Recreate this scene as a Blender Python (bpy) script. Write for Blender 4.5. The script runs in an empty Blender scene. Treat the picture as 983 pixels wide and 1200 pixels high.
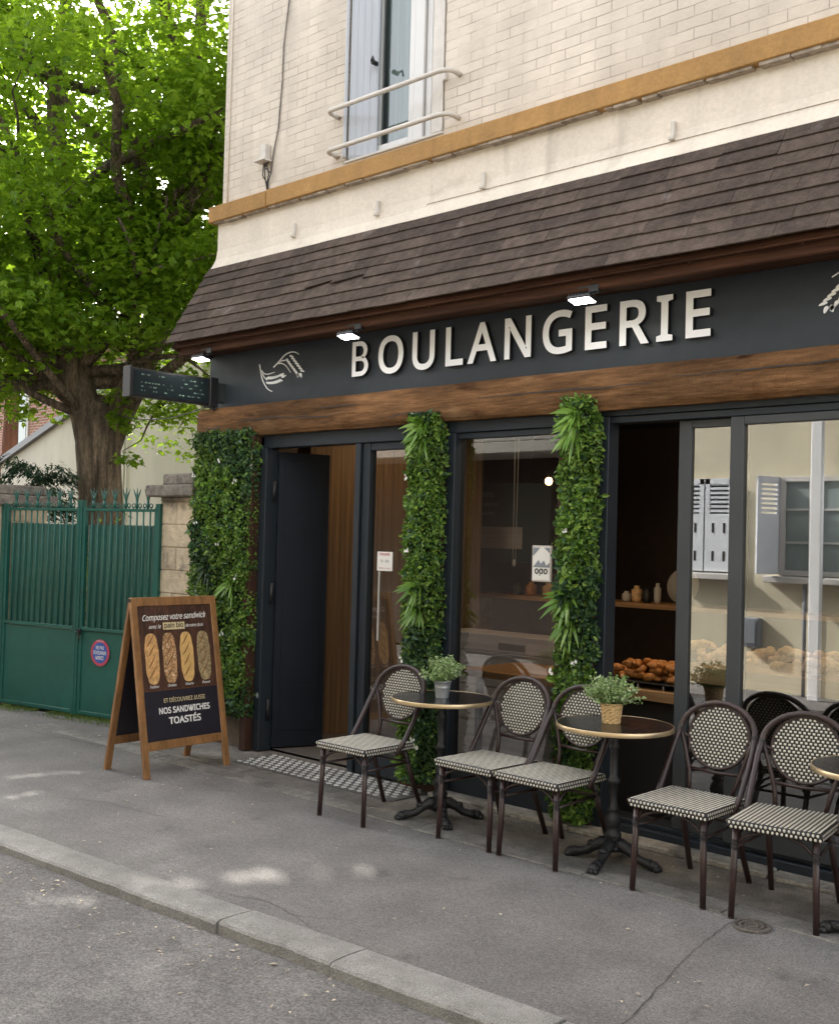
import bpy, math, random, os
from math import sin, cos, pi, radians, sqrt
from mathutils import Vector, Matrix, noise as mnoise
random.seed(7)
SC = bpy.context.scene
COL = SC.collection
R = random.random
def U(a, b): return a + (b - a) * random.random()

# ------------------------------------------------------------------ mesh helper
class MB:
    def __init__(s): s.v = []; s.f = []; s.m = []; s.sm = []; s.X = None; s.mi = 0; s.smooth = False
    def av(s, p):
        if s.X is not None: p = s.X @ Vector(p)
        s.v.append((p[0], p[1], p[2])); return len(s.v) - 1
    def af(s, idx):
        s.f.append(tuple(idx)); s.m.append(s.mi); s.sm.append(s.smooth)
    def poly(s, pts): s.af([s.av(p) for p in pts])
    def box(s, x0, x1, y0, y1, z0, z1, b=0.0):
        x0, x1 = min(x0, x1), max(x0, x1); y0, y1 = min(y0, y1), max(y0, y1); z0, z1 = min(z0, z1), max(z0, z1)
        if b <= 0:
            i = [s.av(p) for p in ((x0,y0,z0),(x1,y0,z0),(x1,y1,z0),(x0,y1,z0),(x0,y0,z1),(x1,y0,z1),(x1,y1,z1),(x0,y1,z1))]
            for q in ((0,3,2,1),(4,5,6,7),(0,1,5,4),(1,2,6,5),(2,3,7,6),(3,0,4,7)): s.af([i[k] for k in q])
            return
        b = min(b, (x1-x0)*.45, (y1-y0)*.45, (z1-z0)*.45)
        V = {}
        for sx in (0,1):
            for sy in (0,1):
                for sz in (0,1):
                    X, Y, Z = (x0,x1)[sx], (y0,y1)[sy], (z0,z1)[sz]
                    bx, by, bz = (b,-b)[sx], (b,-b)[sy], (b,-b)[sz]
                    V[sx,sy,sz,0] = s.av((X, Y+by, Z+bz)); V[sx,sy,sz,1] = s.av((X+bx, Y, Z+bz)); V[sx,sy,sz,2] = s.av((X+bx, Y+by, Z))
        c = [(0,0),(1,0),(1,1),(0,1)]
        for a in (0,1):
            q = [V[a,p,r,0] for p, r in c]; s.af(q if a else q[::-1])
            q = [V[p,a,r,1] for p, r in c]; s.af(q[::-1] if a else q)
            q = [V[p,r,a,2] for p, r in c]; s.af(q if a else q[::-1])
        for p in (0,1):
            for r in (0,1):
                e = (p + r) % 2
                q = [V[0,p,r,1],V[1,p,r,1],V[1,p,r,2],V[0,p,r,2]]; s.af(q if e else q[::-1])
                q = [V[p,0,r,0],V[p,0,r,2],V[p,1,r,2],V[p,1,r,0]]; s.af(q if e else q[::-1])
                q = [V[p,r,0,0],V[p,r,1,0],V[p,r,1,1],V[p,r,0,1]]; s.af(q if e else q[::-1])
        for p in (0,1):
            for q in (0,1):
                for r in (0,1):
                    t = [V[p,q,r,0],V[p,q,r,1],V[p,q,r,2]]; s.af(t if (p+q+r) % 2 else t[::-1])
    def tube(s, path, r, n=8, closed=False, sq=1.0):
        path = [Vector(p) for p in path]; L = len(path)
        rr = r if isinstance(r, (list, tuple)) else [r]*L
        t0 = (path[1]-path[0]).normalized()
        up = Vector((0,0,1)) if abs(t0.z) < .9 else Vector((1,0,0))
        nn = (up - t0*up.dot(t0)).normalized(); rings = []
        for i, p in enumerate(path):
            if closed: t = (path[(i+1) % L]-path[i-1]).normalized()
            else: t = (path[min(i+1, L-1)]-path[max(i-1, 0)]).normalized()
            nn = (nn - t*nn.dot(t)).normalized(); bb = t.cross(nn)
            rings.append([s.av(p + (nn*cos(2*pi*k/n) + bb*sin(2*pi*k/n)*sq)*rr[i]) for k in range(n)])
        sm = s.smooth; s.smooth = True
        for i in range(L if closed else L-1):
            a, b = rings[i], rings[(i+1) % L]
            for k in range(n): s.af((a[k], a[(k+1) % n], b[(k+1) % n], b[k]))
        s.smooth = sm
        if not closed: s.af(rings[0][::-1]); s.af(rings[-1])
    def lathe(s, prof, n=24, c=(0,0,0), smooth=True, caps=True):
        rings = [[s.av((c[0]+r*cos(2*pi*k/n), c[1]+r*sin(2*pi*k/n), c[2]+z)) for k in range(n)] for r, z in prof]
        sm = s.smooth; s.smooth = smooth
        for a, b in zip(rings, rings[1:]):
            for k in range(n): s.af((a[k], a[(k+1) % n], b[(k+1) % n], b[k]))
        s.smooth = False
        if caps: s.af(rings[0][::-1]); s.af(rings[-1])
        s.smooth = sm
    def prism(s, pts, d0, d1, ax='y'):
        def P(p, d): return {'y': (p[0], d, p[1]), 'x': (d, p[0], p[1]), 'z': (p[0], p[1], d)}[ax]
        a = [s.av(P(p, d0)) for p in pts]; b = [s.av(P(p, d1)) for p in pts]; n = len(pts)
        s.af(a); s.af(b[::-1])
        for k in range(n): s.af((a[k], b[k], b[(k+1) % n], a[(k+1) % n]))
    def ball(s, c, rx, ry, rz, n=10, m=6, jit=0):
        c = Vector(c); rings = []
        for j in range(1, m):
            th = pi*j/m
            rings.append([s.av((c.x+rx*sin(th)*cos(2*pi*k/n)*(1+U(-jit,jit)), c.y+ry*sin(th)*sin(2*pi*k/n)*(1+U(-jit,jit)), c.z+rz*cos(th)*(1+U(-jit,jit)))) for k in range(n)])
        t = s.av((c.x, c.y, c.z+rz)); b = s.av((c.x, c.y, c.z-rz))
        sm = s.smooth; s.smooth = True
        for k in range(n): s.af((t, rings[0][k], rings[0][(k+1) % n])); s.af((b, rings[-1][(k+1) % n], rings[-1][k]))
        for a, q in zip(rings, rings[1:]):
            for k in range(n): s.af((a[k], q[k], q[(k+1) % n], a[(k+1) % n]))
        s.smooth = sm
    def leaf(s, p, d, nrm, l, w, fold=.15):
        # pointed leaf, six corners, slightly folded along its rib
        d = d.normalized(); sd = d.cross(nrm)
        if sd.length < 1e-4: sd = Vector((1,0,0))
        sd.normalize(); nrm = sd.cross(d)
        a = p; b = p + d*l - nrm*l*fold*1.2
        m1 = p + d*l*.33; m2 = p + d*l*.7 - nrm*l*fold*.4
        i = [s.av(q) for q in (a, m1+sd*w*.5+nrm*w*fold, m2+sd*w*.42+nrm*w*fold, b, m2-sd*w*.42+nrm*w*fold, m1-sd*w*.5+nrm*w*fold)]
        s.af((i[0], i[1], i[2], i[3])); s.af((i[0], i[3], i[4], i[5]))
    def maple(s, p, d, nrm, l):
        d = d.normalized(); sd = d.cross(nrm)
        if sd.length < 1e-4: sd = Vector((1,0,0))
        sd.normalize(); nn = sd.cross(d)
        pts = ((0,0,0),(.34,.06,-.05),(.30,.28,.03),(.52,.52,-.07),(.22,.60,.02),(0,1.0,-.14),(-.22,.60,.02),(-.52,.52,-.07),(-.30,.28,.03),(-.34,.06,-.05))
        idx = [s.av(p + sd*(a*l) + d*(b*l) + nn*(c*l)) for a, b, c in pts]
        c = idx[0]
        for k in (1,3,5,7): s.af((c, idx[k], idx[k+1], idx[k+2]) if k+2 < 10 else (c, idx[k], idx[k+1]))
    def build(s, name, mats, parent=None, label=None, loc=None, sub=None, kind=None):
        me = bpy.data.meshes.new(name)
        v = s.v
        if sub is not None: v = [(a-sub[0], b-sub[1], c-sub[2]) for a, b, c in v]
        me.from_pydata(v, [], s.f)
        if not isinstance(mats, (list, tuple)): mats = [mats]
        for m in mats: me.materials.append(m)
        me.polygons.foreach_set('material_index', s.m)
        me.polygons.foreach_set('use_smooth', s.sm)
        me.update()
        o = bpy.data.objects.new(name, me); COL.objects.link(o)
        if parent is not None: o.parent = parent
        if loc is not None: o.location = loc
        if label: o['label'] = label
        if kind: o['kind'] = kind
        return o

def thing(name, label, cat, loc=(0,0,0), rz=0.0, group=None):
    o = bpy.data.objects.new(name, None); COL.objects.link(o); o.empty_display_size = .1
    o.location = loc; o.rotation_euler = (0,0,rz); o['label'] = label; o['category'] = cat
    if group: o['group'] = group
    return o
def tag(o, label, cat, group=None):
    o['label'] = label; o['category'] = cat
    if group: o['group'] = group
    return o
def copytree(o, parent=None):
    c = o.copy(); COL.objects.link(c)
    if parent is not None: c.parent = parent
    for ch in list(o.children): copytree(ch, c)
    return c
def struct(name, mb, m): return mb.build(name, m, kind='structure')

# ------------------------------------------------------------------ materials
def nt_new(name):
    m = bpy.data.materials.new(name); m.use_nodes = True; nt = m.node_tree; nt.nodes.clear()
    out = nt.nodes.new('ShaderNodeOutputMaterial'); return m, nt, out
def N(nt, t, **kw):
    n = nt.nodes.new(t)
    for k, v in kw.items(): setattr(n, k, v)
    return n
def noise_val(nt, co, scale, lo, hi, detail=4, a=.35, b=.65, stretch=(1,1,1), rough=.55, dist=0):
    mp = N(nt, 'ShaderNodeMapping'); mp.inputs['Scale'].default_value = stretch; nt.links.new(co, mp.inputs['Vector'])
    n = N(nt, 'ShaderNodeTexNoise'); n.inputs['Scale'].default_value = scale; n.inputs['Detail'].default_value = detail; n.inputs['Roughness'].default_value = rough
    n.inputs['Distortion'].default_value = dist
    nt.links.new(mp.outputs[0], n.inputs['Vector'])
    r = N(nt, 'ShaderNodeMapRange'); r.inputs[1].default_value = a; r.inputs[2].default_value = b; r.inputs[3].default_value = lo; r.inputs[4].default_value = hi
    nt.links.new(n.outputs['Fac'], r.inputs[0]); return r.outputs[0]
def scalecol(nt, col, val):
    s = N(nt, 'ShaderNodeVectorMath', operation='SCALE'); nt.links.new(col, s.inputs[0]); nt.links.new(val, s.inputs['Scale']); return s.outputs[0]
def mixcol(nt, a, b, fac):
    m = N(nt, 'ShaderNodeMix', data_type='RGBA')
    for v, i in ((a, 6), (b, 7)):
        if isinstance(v, tuple): m.inputs[i].default_value = (*v, 1)
        else: nt.links.new(v, m.inputs[i])
    if isinstance(fac, float): m.inputs[0].default_value = fac
    else: nt.links.new(fac, m.inputs[0])
    return m.outputs[2]
def rgb(nt, c):
    n = N(nt, 'ShaderNodeRGB'); n.outputs[0].default_value = (*c, 1); return n.outputs[0]
def mat(name, c, rough=.6, metal=0, nz=(), bump=None, spots=(), island=0, spec=.5, coat=0, emis=None, trans=0, rvar=0):
    """nz: (scale, amount, stretch); spots: (scale, threshold, colour, strength, stretch); bump: (scale, strength, stretch)"""
    m, nt, out = nt_new(name)
    p = N(nt, 'ShaderNodeBsdfPrincipled'); nt.links.new(p.outputs[0], out.inputs[0])
    tc = N(nt, 'ShaderNodeTexCoord'); co = tc.outputs['Object']
    col = rgb(nt, c)
    for sp in spots:
        sc, th, cc, st = sp[:4]; stt = sp[4] if len(sp) > 4 else (1,1,1)
        f = noise_val(nt, co, sc, 0, st, 5, th, th+.09, stt); col = mixcol(nt, col, cc, f)
    for q in nz:
        sc, am = q[:2]; st = q[2] if len(q) > 2 else (1,1,1)
        col = scalecol(nt, col, noise_val(nt, co, sc, 1-am, 1+am, 5, stretch=st))
    if island:
        g = N(nt, 'ShaderNodeNewGeometry'); r = N(nt, 'ShaderNodeMapRange'); r.inputs[3].default_value = 1-island; r.inputs[4].default_value = 1+island
        nt.links.new(g.outputs['Random Per Island'], r.inputs[0]); col = scalecol(nt, col, r.outputs[0])
    nt.links.new(col, p.inputs['Base Color'])
    p.inputs['Roughness'].default_value = rough; p.inputs['Metallic'].default_value = metal
    p.inputs['Specular IOR Level'].default_value = spec; p.inputs['Coat Weight'].default_value = coat
    if rvar:
        nt.links.new(noise_val(nt, co, 6, max(0, rough-rvar), min(1, rough+rvar), 5), p.inputs['Roughness'])
    if emis: p.inputs['Emission Color'].default_value = (*emis[:3], 1); p.inputs['Emission Strength'].default_value = emis[3]
    if bump:
        h = None
        for q in (bump if isinstance(bump[0], tuple) else (bump,)):
            sc, st = q[:2]; stt = q[2] if len(q) > 2 else (1,1,1)
            b = N(nt, 'ShaderNodeBump'); b.inputs['Strength'].default_value = st; b.inputs['Distance'].default_value = q[3] if len(q) > 3 else .01
            nt.links.new(noise_val(nt, co, sc, 0, 1, 6, .3, .7, stt), b.inputs['Height'])
            if h is not None: nt.links.new(h, b.inputs['Normal'])
            h = b.outputs[0]
        nt.links.new(h, p.inputs['Normal'])
    return m
def leafmat(name, c1, c2, c3, rough=.45, tr=.35, trc=(.25,.42,.03)):
    m, nt, out = nt_new(name)
    g = N(nt, 'ShaderNodeNewGeometry'); cr = N(nt, 'ShaderNodeValToRGB')
    cr.color_ramp.elements[0].color = (*c1,1); cr.color_ramp.elements[1].color = (*c3,1)
    e = cr.color_ramp.elements.new(.5); e.color = (*c2,1)
    nt.links.new(g.outputs['Random Per Island'], cr.inputs[0])
    tc = N(nt, 'ShaderNodeTexCoord')
    col = scalecol(nt, cr.outputs[0], noise_val(nt, tc.outputs['Object'], 1.3, .72, 1.28, 2))
    p = N(nt, 'ShaderNodeBsdfPrincipled'); nt.links.new(col, p.inputs['Base Color']); p.inputs['Roughness'].default_value = rough
    p.inputs['Specular IOR Level'].default_value = .35
    t = N(nt, 'ShaderNodeBsdfTranslucent'); t.inputs[0].default_value = (*trc,1)
    mx = N(nt, 'ShaderNodeMixShader'); mx.inputs[0].default_value = tr
    nt.links.new(p.outputs[0], mx.inputs[1]); nt.links.new(t.outputs[0], mx.inputs[2]); nt.links.new(mx.outputs[0], out.inputs[0])
    return m
def glassmat(name, tint=(.9,.93,.92), refl=2.2, base=.03):
    m, nt, out = nt_new(name)
    t = N(nt, 'ShaderNodeBsdfTransparent'); t.inputs[0].default_value = (*tint,1)
    g = N(nt, 'ShaderNodeBsdfGlossy'); g.inputs['Roughness'].default_value = .002; g.inputs['Color'].default_value = (.97,.98,1,1)
    fr = N(nt, 'ShaderNodeFresnel'); fr.inputs[0].default_value = 1.5
    mu = N(nt, 'ShaderNodeMath', operation='MULTIPLY_ADD'); mu.inputs[1].default_value = refl; mu.inputs[2].default_value = base; mu.use_clamp = True
    nt.links.new(fr.outputs[0], mu.inputs[0])
    mx = N(nt, 'ShaderNodeMixShader'); nt.links.new(mu.outputs[0], mx.inputs[0]); nt.links.new(t.outputs[0], mx.inputs[1]); nt.links.new(g.outputs[0], mx.inputs[2])
    nt.links.new(mx.outputs[0], out.inputs[0]); return m
def brickmat(name, c1, c2, mortar, bw, bh, ms, axis='XZ', fade=.0, offs=.5, rough=.85, bump=.25, nz=(), smooth=.2):
    m, nt, out = nt_new(name)
    p = N(nt, 'ShaderNodeBsdfPrincipled'); nt.links.new(p.outputs[0], out.inputs[0]); p.inputs['Roughness'].default_value = rough
    tc = N(nt, 'ShaderNodeTexCoord'); sx = N(nt, 'ShaderNodeSeparateXYZ'); nt.links.new(tc.outputs['Object'], sx.inputs[0])
    cb = N(nt, 'ShaderNodeCombineXYZ')
    if axis == 'XZ':
        ad = N(nt, 'ShaderNodeMath', operation='ADD'); nt.links.new(sx.outputs[0], ad.inputs[0]); nt.links.new(sx.outputs[1], ad.inputs[1])
        nt.links.new(ad.outputs[0], cb.inputs[0]); nt.links.new(sx.outputs[2], cb.inputs[1])
    else: nt.links.new(sx.outputs[0], cb.inputs[0]); nt.links.new(sx.outputs[1], cb.inputs[1])
    # small wobble so joints are not ruler straight
    nn = N(nt, 'ShaderNodeTexNoise'); nn.inputs['Scale'].default_value = 6; nt.links.new(tc.outputs['Object'], nn.inputs['Vector'])
    vm = N(nt, 'ShaderNodeVectorMath', operation='MULTIPLY_ADD'); vm.inputs[1].default_value = (.012,.012,0)
    nt.links.new(nn.outputs['Color'], vm.inputs[0]); nt.links.new(cb.outputs[0], vm.inputs[2])
    b = N(nt, 'ShaderNodeTexBrick'); b.offset = offs; nt.links.new(vm.outputs[0], b.inputs['Vector'])
    b.inputs['Color1'].default_value = (*c1,1); b.inputs['Color2'].default_value = (*c2,1); b.inputs['Mortar'].default_value = (*c1,1) if fade else (*mortar,1)
    b.inputs['Scale'].default_value = 1; b.inputs['Brick Width'].default_value = bw; b.inputs['Row Height'].default_value = bh
    b.inputs['Mortar Size'].default_value = ms; b.inputs['Mortar Smooth'].default_value = smooth
    col = b.outputs['Color']; fac = b.outputs['Fac']
    if fade:
        k = noise_val(nt, tc.outputs['Object'], 5, 1-fade, 1.0, 5, .38, .6)
        mu = N(nt, 'ShaderNodeMath', operation='MULTIPLY'); nt.links.new(fac, mu.inputs[0]); nt.links.new(k, mu.inputs[1]); fac = mu.outputs[0]
        col = mixcol(nt, col, mortar, fac)
    for q in nz:
        if len(q) == 4: col = mixcol(nt, col, q[2], noise_val(nt, tc.outputs['Object'], q[0], 0, q[3], 6, q[1], q[1]+.1)); continue
        col = scalecol(nt, col, noise_val(nt, tc.outputs['Object'], q[0], 1-q[1], 1+q[1], 5, stretch=q[2] if len(q) > 2 else (1,1,1)))
    nt.links.new(col, p.inputs['Base Color'])
    bp = N(nt, 'ShaderNodeBump'); bp.inputs['Strength'].default_value = bump; bp.inputs['Distance'].default_value = .006; bp.invert = True; nt.links.new(fac, bp.inputs['Height'])
    b2 = N(nt, 'ShaderNodeBump'); b2.inputs['Strength'].default_value = .25; b2.inputs['Distance'].default_value = .006
    nt.links.new(noise_val(nt, tc.outputs['Object'], 45, 0, 1, 4), b2.inputs['Height']); nt.links.new(bp.outputs[0], b2.inputs['Normal'])
    nt.links.new(b2.outputs[0], p.inputs['Normal']); return m

M = {}
M['asphalt'] = mat('asphalt', (.124,.116,.111), .88, nz=((.6,.18),(3.5,.15),(32,.14),(90,.38),(200,.3)), spots=((2.2,.60,(.17,.16,.15),.6),(9,.70,(.05,.05,.05),.6),(.9,.63,(.085,.08,.078),.7)), bump=((160,.5,(1,1,1),.004),(14,.2)))
M['pave'] = mat('pavement asphalt', (.152,.141,.134), .85, nz=((.45,.16),(2.6,.14),(32,.12),(95,.34),(230,.3)), spots=((1.3,.57,(.18,.17,.16),.65),(3.4,.62,(.085,.078,.074),.6),(7,.60,(.17,.16,.15),.45,(.35,1.4,1)),(24,.68,(.25,.24,.22),.6),(15,.70,(.06,.055,.05),.6),(48,.74,(.34,.33,.30),.7)), bump=((180,.4,(1,1,1),.003),(9,.15)))
M['apron'] = mat('apron concrete', (.145,.132,.118), .9, nz=((1.2,.22),(7,.16),(120,.24)), spots=((2.4,.55,(.26,.235,.20),.6),(5,.60,(.07,.062,.055),.7),(30,.66,(.3,.28,.25),.5)), bump=((60,.4),(9,.3)))
M['sill'] = mat('pale worn sill stone', (.30,.275,.235), .85, nz=((2.5,.25),(14,.2),(90,.2)), spots=((3.2,.52,(.12,.105,.09),.8),(7,.62,(.42,.38,.32),.6)), bump=(60,.5))
M['strip'] = mat('worn border stone', (.19,.178,.16), .85, nz=((2.5,.25),(14,.15),(90,.22)), spots=((3.2,.54,(.12,.11,.1),.7),), bump=((60,.5),))
M['granite'] = mat('granite kerb', (.225,.215,.20), .8, nz=((1.5,.14),(8,.14),(210,.45)), spots=((5,.62,(.16,.15,.14),.6),(3,.66,(.29,.28,.26),.5)), bump=((110,.6,(1,1,1),.004),(12,.3)))
M['gutter'] = mat('gutter dirt', (.112,.10,.086), .95, nz=((2,.25),(30,.3),(150,.3)), bump=(120,.5))
M['crack'] = mat('crack filler', (.035,.033,.032), .95)
M['earth'] = mat('bare ground', (.13,.115,.09), .95, nz=((1,.2),(20,.3)), bump=(40,.5))
M['brick_white'] = brickmat('painted brick', (.62,.54,.45), (.57,.495,.41), (.38,.32,.26), .225, .0675, .0040, fade=.75, bump=.5, nz=((.9,.06),(6,.05),(3,.09,(1,1,.12)),(1.2,.62,(.45,.38,.31),.35)))
M['plaster'] = mat('cream plaster', (.67,.59,.49), .85, nz=((1.1,.05),(5,.05,(1,1,.3)),(40,.04)), spots=((3,.62,(.48,.40,.32),.45,(1,1,2)),(2.4,.60,(.40,.34,.28),.5,(1.6,1,.25))), bump=((30,.25),(6,.2)))
M['ochre'] = mat('ochre paint', (.34,.18,.05), .75, nz=((2,.10),(9,.10,(1,1,.4)),(60,.08)), spots=((5,.66,(.22,.12,.045),.6),), bump=((30,.25),))
M['mortar_line'] = mat('cracked mortar', (.33,.27,.21), .95, nz=((20,.3),))
M['tile'] = mat('roof tile', (.078,.057,.046), .88, spec=.2, nz=((3,.15),(16,.2,(1,1,1)),(90,.15)), island=.24, spots=((6,.64,(.13,.11,.10),.6),(14,.70,(.17,.16,.14),.35)), bump=((40,.4),))
M['darkwood'] = mat('stained eave wood', (.060,.025,.013), .75, spec=.2, nz=((3,.3,(.3,4,4)),(18,.3,(.15,3,3))), bump=(14,.3,(.2,3,3)))
M['beamwood'] = mat('old oak beam', (.142,.073,.033), .85, spec=.12, nz=((1.6,.30,(.8,1,2)),(7,.26,(.30,1.5,2.0)),(30,.22,(.25,1,2)),(120,.12)), spots=((2.2,.57,(.235,.14,.072),.75,(.7,1,1.6)),(5,.63,(.055,.024,.010),.85,(.35,1.5,2)),(3,.64,(.085,.036,.014),.7),(11,.68,(.035,.016,.008),.9,(.6,1,1.3))), bump=((8,.6,(.35,1.5,2.5)),(45,.35,(.3,1,2))))
M['signboard'] = mat('slate grey sign paint', (.032,.039,.047), .5, spec=.3, nz=((1.2,.10),(25,.03)), rvar=.1, bump=(3,.04))
M['letter'] = mat('white letter acrylic', (.93,.93,.93), .4)
M['letter_side'] = mat('black letter edge', (.012,.012,.013), .5)
M['alu'] = mat('blue grey aluminium', (.019,.025,.032), .45, spec=.3, nz=((2,.06),), rvar=.06)
M['alu_grey'] = mat('dark grey aluminium', (.050,.054,.057), .45, spec=.35, nz=((2,.08),))
M['navy'] = mat('navy door paint', (.008,.011,.017), .5, spec=.2, nz=((4,.1),))
M['rubber'] = mat('black rubber', (.01,.01,.011), .7)
M['glass'] = glassmat('shop glass', (.78,.82,.82), 4.4, .08)
M['glass2'] = glassmat('side glass', (.72,.72,.71), 2.8, .03)
M['winglass'] = glassmat('upper window glass', (.75,.83,.82), 1.6, .02)
M['white_pvc'] = mat('white window pvc', (.62,.60,.57), .4, nz=((3,.04),))
M['shutter'] = mat('pale grey folded shutter', (.43,.445,.47), .5, nz=((8,.05,(1,1,.1)),), bump=(4,.05))
M['rail'] = mat('cream painted rail', (.56,.51,.45), .45, nz=((12,.08),), bump=(25,.1))
M['curtain'] = mat('grey green curtain', (.42,.47,.44), .9, nz=((6,.18,(3,3,.05)),))
M['black'] = mat('black metal', (.012,.012,.013), .45, nz=((8,.1),))
M['lamp_on'] = mat('lit lamp face', (.8,.8,.8), .5, emis=(1,.97,.92,11))
M['spot'] = mat('added fill lens', (.9,.8,.6), .5, emis=(1,.72,.42,95))  # glow of the added fill spots over the counter
M['bulb'] = mat('warm bulb', (.9,.8,.6), .5, emis=(1,.52,.20,5))
M['stone'] = brickmat('ashlar stone', (.43,.365,.275), (.34,.285,.215), (.20,.165,.125), .34, .20, .006, offs=.5, bump=.8, nz=((2,.15),(9,.15),(2.2,.58,(.11,.095,.08),.8),(9,.62,(.16,.14,.12),.6)))
M['capstone'] = mat('weathered cap stone', (.20,.175,.15), .9, nz=((3,.25),(20,.25)), spots=((6,.56,(.08,.07,.06),.7),), bump=((18,.7),(60,.4)))
M['plinth'] = mat('brown render plinth', (.105,.078,.056), .9, nz=((3,.25),(20,.2)), bump=(20,.4))
M['green'] = mat('green gate paint', (.010,.088,.066), .42, nz=((1.5,.12),(9,.07)), spots=((14,.68,(.04,.12,.10),.5),(5,.64,(.008,.05,.04),.6),(30,.74,(.10,.05,.03),.6)), rvar=.1, bump=(3,.06))
M['bark'] = mat('tree bark', (.15,.112,.078), .95, nz=((5,.3,(1,1,.25)),(16,.55,(1,1,.10)),(60,.3,(1,1,.3))), bump=((16,1.0,(1,1,.12),.05),(50,.5,(1,1,.3),.02)))
M['bark_red'] = mat('reddish bark', (.15,.06,.035), .95, nz=((12,.3,(1,1,.2)),), bump=(20,.8,(1,1,.2),.03))
M['cream_house'] = mat('pale neighbour render', (.56,.52,.455), .9, nz=((.5,.08),(3,.05,(1,1,.2))), spots=((.6,.62,(.44,.40,.34),.5,(1,1,.2)),), bump=(25,.12))
M['redbrick'] = brickmat('red brick', (.30,.115,.07), (.22,.08,.05), (.36,.30,.24), .22, .075, .012, nz=((2,.15),))
M['zinc'] = mat('zinc edge', (.13,.13,.14), .5, metal=.4)
M['leaf'] = leafmat('spring tree leaf', (.042,.108,.007), (.098,.195,.012), (.19,.29,.022), .45, .48, (.38,.57,.035))
M['box_leaf'] = leafmat('boxwood leaf', (.030,.080,.014), (.095,.185,.026), (.24,.35,.065), .4, .18, (.2,.36,.03))
M['dark_leaf'] = leafmat('dark leaf', (.016,.046,.018), (.034,.08,.03), (.075,.14,.05), .42, .12, (.05,.12,.02))
M['lily_leaf'] = leafmat('long strap leaf', (.09,.20,.03), (.17,.32,.05), (.28,.44,.09), .35, .25, (.25,.42,.06))
M['herb_leaf'] = leafmat('herb leaf', (.15,.25,.07), (.31,.44,.17), (.55,.62,.38), .5, .25, (.25,.38,.12))
M['conifer'] = leafmat('conifer needles', (.012,.04,.022), (.02,.06,.03), (.04,.09,.04), .6, .08, (.04,.1,.03))
M['backing'] = mat('dark green mat', (.008,.018,.008), .95)
M['petal'] = mat('white petal', (.75,.75,.70), .6)
M['rattan'] = mat('bamboo look tube', (.030,.014,.012), .42, nz=((9,.25),(60,.15)), bump=(30,.12), coat=.1)
M['wrap'] = mat('black binding', (.018,.014,.014), .5, bump=(160,.6,(.1,.1,1)))
M['weave_d'] = mat('black weave', (.014,.012,.011), .5)
M['weave_w'] = mat('ivory weave', (.63,.59,.50), .45, island=.07)
M['tabletop'] = mat('black laminate', (.012,.012,.014), .22, nz=((20,.1),), rvar=.04, spec=.3)
M['brass'] = mat('brass rim', (.56,.43,.26), .34, metal=.85, nz=((5,.1),))
M['iron'] = mat('cast iron', (.010,.010,.011), .5, nz=((20,.25),), bump=(60,.25))
M['galv'] = mat('galvanised pot', (.42,.43,.44), .4, metal=.5, nz=((14,.15),))
M['basket'] = mat('woven basket straw', (.55,.37,.17), .8, nz=((60,.2),))
M['soil'] = mat('potting soil', (.03,.02,.014), .95, bump=(80,.6))
M['board_wood'] = mat('varnished sign wood', (.25,.120,.043), .42, nz=((2.5,.16),(10,.24,(3,3,.25)),(50,.12,(3,3,.12))), spots=((3,.64,(.15,.055,.016),.6,(2,2,.4)),), bump=(30,.12,(3,3,.2)), coat=.15)
M['poster_brown'] = mat('poster wood photo', (.062,.027,.016), .45, nz=((6,.45,(4,4,.35)),(26,.4,(5,5,.2))))
M['poster_dark'] = mat('poster dark panel', (.018,.015,.022), .42, nz=((20,.15),))
M['ink_white'] = mat('white ink', (.78,.75,.70), .5)
M['ink_cream'] = mat('cream ink', (.62,.50,.28), .5)
M['ink_black'] = mat('black ink', (.015,.012,.012), .5)
M['bread'] = mat('printed bread crust', (.62,.34,.13), .5, nz=((24,.22),(70,.15)), spots=((30,.60,(.66,.45,.22),.7),))
M['bread_seed'] = mat('printed seeded crust', (.42,.23,.10), .5, nz=((60,.55),(110,.3)), spots=((50,.56,(.66,.50,.32),.9),))
M['bread_gold'] = mat('printed golden crust', (.66,.40,.14), .5, nz=((18,.15),), spots=((30,.62,(.72,.52,.26),.6),))
M['bread_grey'] = mat('printed poppy crust', (.30,.22,.11), .5, nz=((70,.45),), spots=((16,.56,(.50,.37,.18),.8),))
M['bread_cut'] = mat('printed crust score', (.19,.075,.025), .5, nz=((40,.3),))
M['sign_blue'] = mat('sign blue', (.03,.10,.38), .4)
M['sign_red'] = mat('sign red', (.50,.06,.10), .4)
M['led'] = mat('dim display dots', (.13,.19,.15), .5, island=.5)
M['intwall'] = mat('brown interior wall', (.040,.022,.015), .7, nz=((1,.15),(8,.1)))
M['intwood'] = mat('interior slatted wood', (.16,.095,.045), .55, nz=((6,.25,(6,6,.1)),(30,.2,(4,4,.05))), bump=(12,.3,(6,6,.05)))
M['intfloor'] = mat('interior floor tile', (.12,.11,.10), .4, nz=((2,.1),))
M['ceil'] = mat('dark ceiling', (.022,.018,.016), .8)
M['counter'] = mat('pale oak counter', (.36,.20,.09), .5, nz=((4,.2,(.3,3,3)),(20,.15,(.1,2,2))))
M['cabinet'] = mat('whitewashed plank', (.32,.29,.27), .6, nz=((4,.18,(.2,3,6)),))
M['croissant'] = mat('croissant crust', (.42,.165,.040), .38, nz=((30,.3),(90,.2)), island=.3, bump=(60,.4))
M['loaf'] = mat('pale loaf crust', (.60,.38,.19), .6, nz=((25,.25),), island=.2, bump=(50,.3))
M['teal'] = mat('teal menu panel', (.012,.035,.045), .5, nz=((3,.1),))
M['screen'] = mat('dark display face', (.010,.017,.019), .3)
M['menu_ink'] = mat('menu lettering', (.10,.16,.17), .6)
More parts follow.
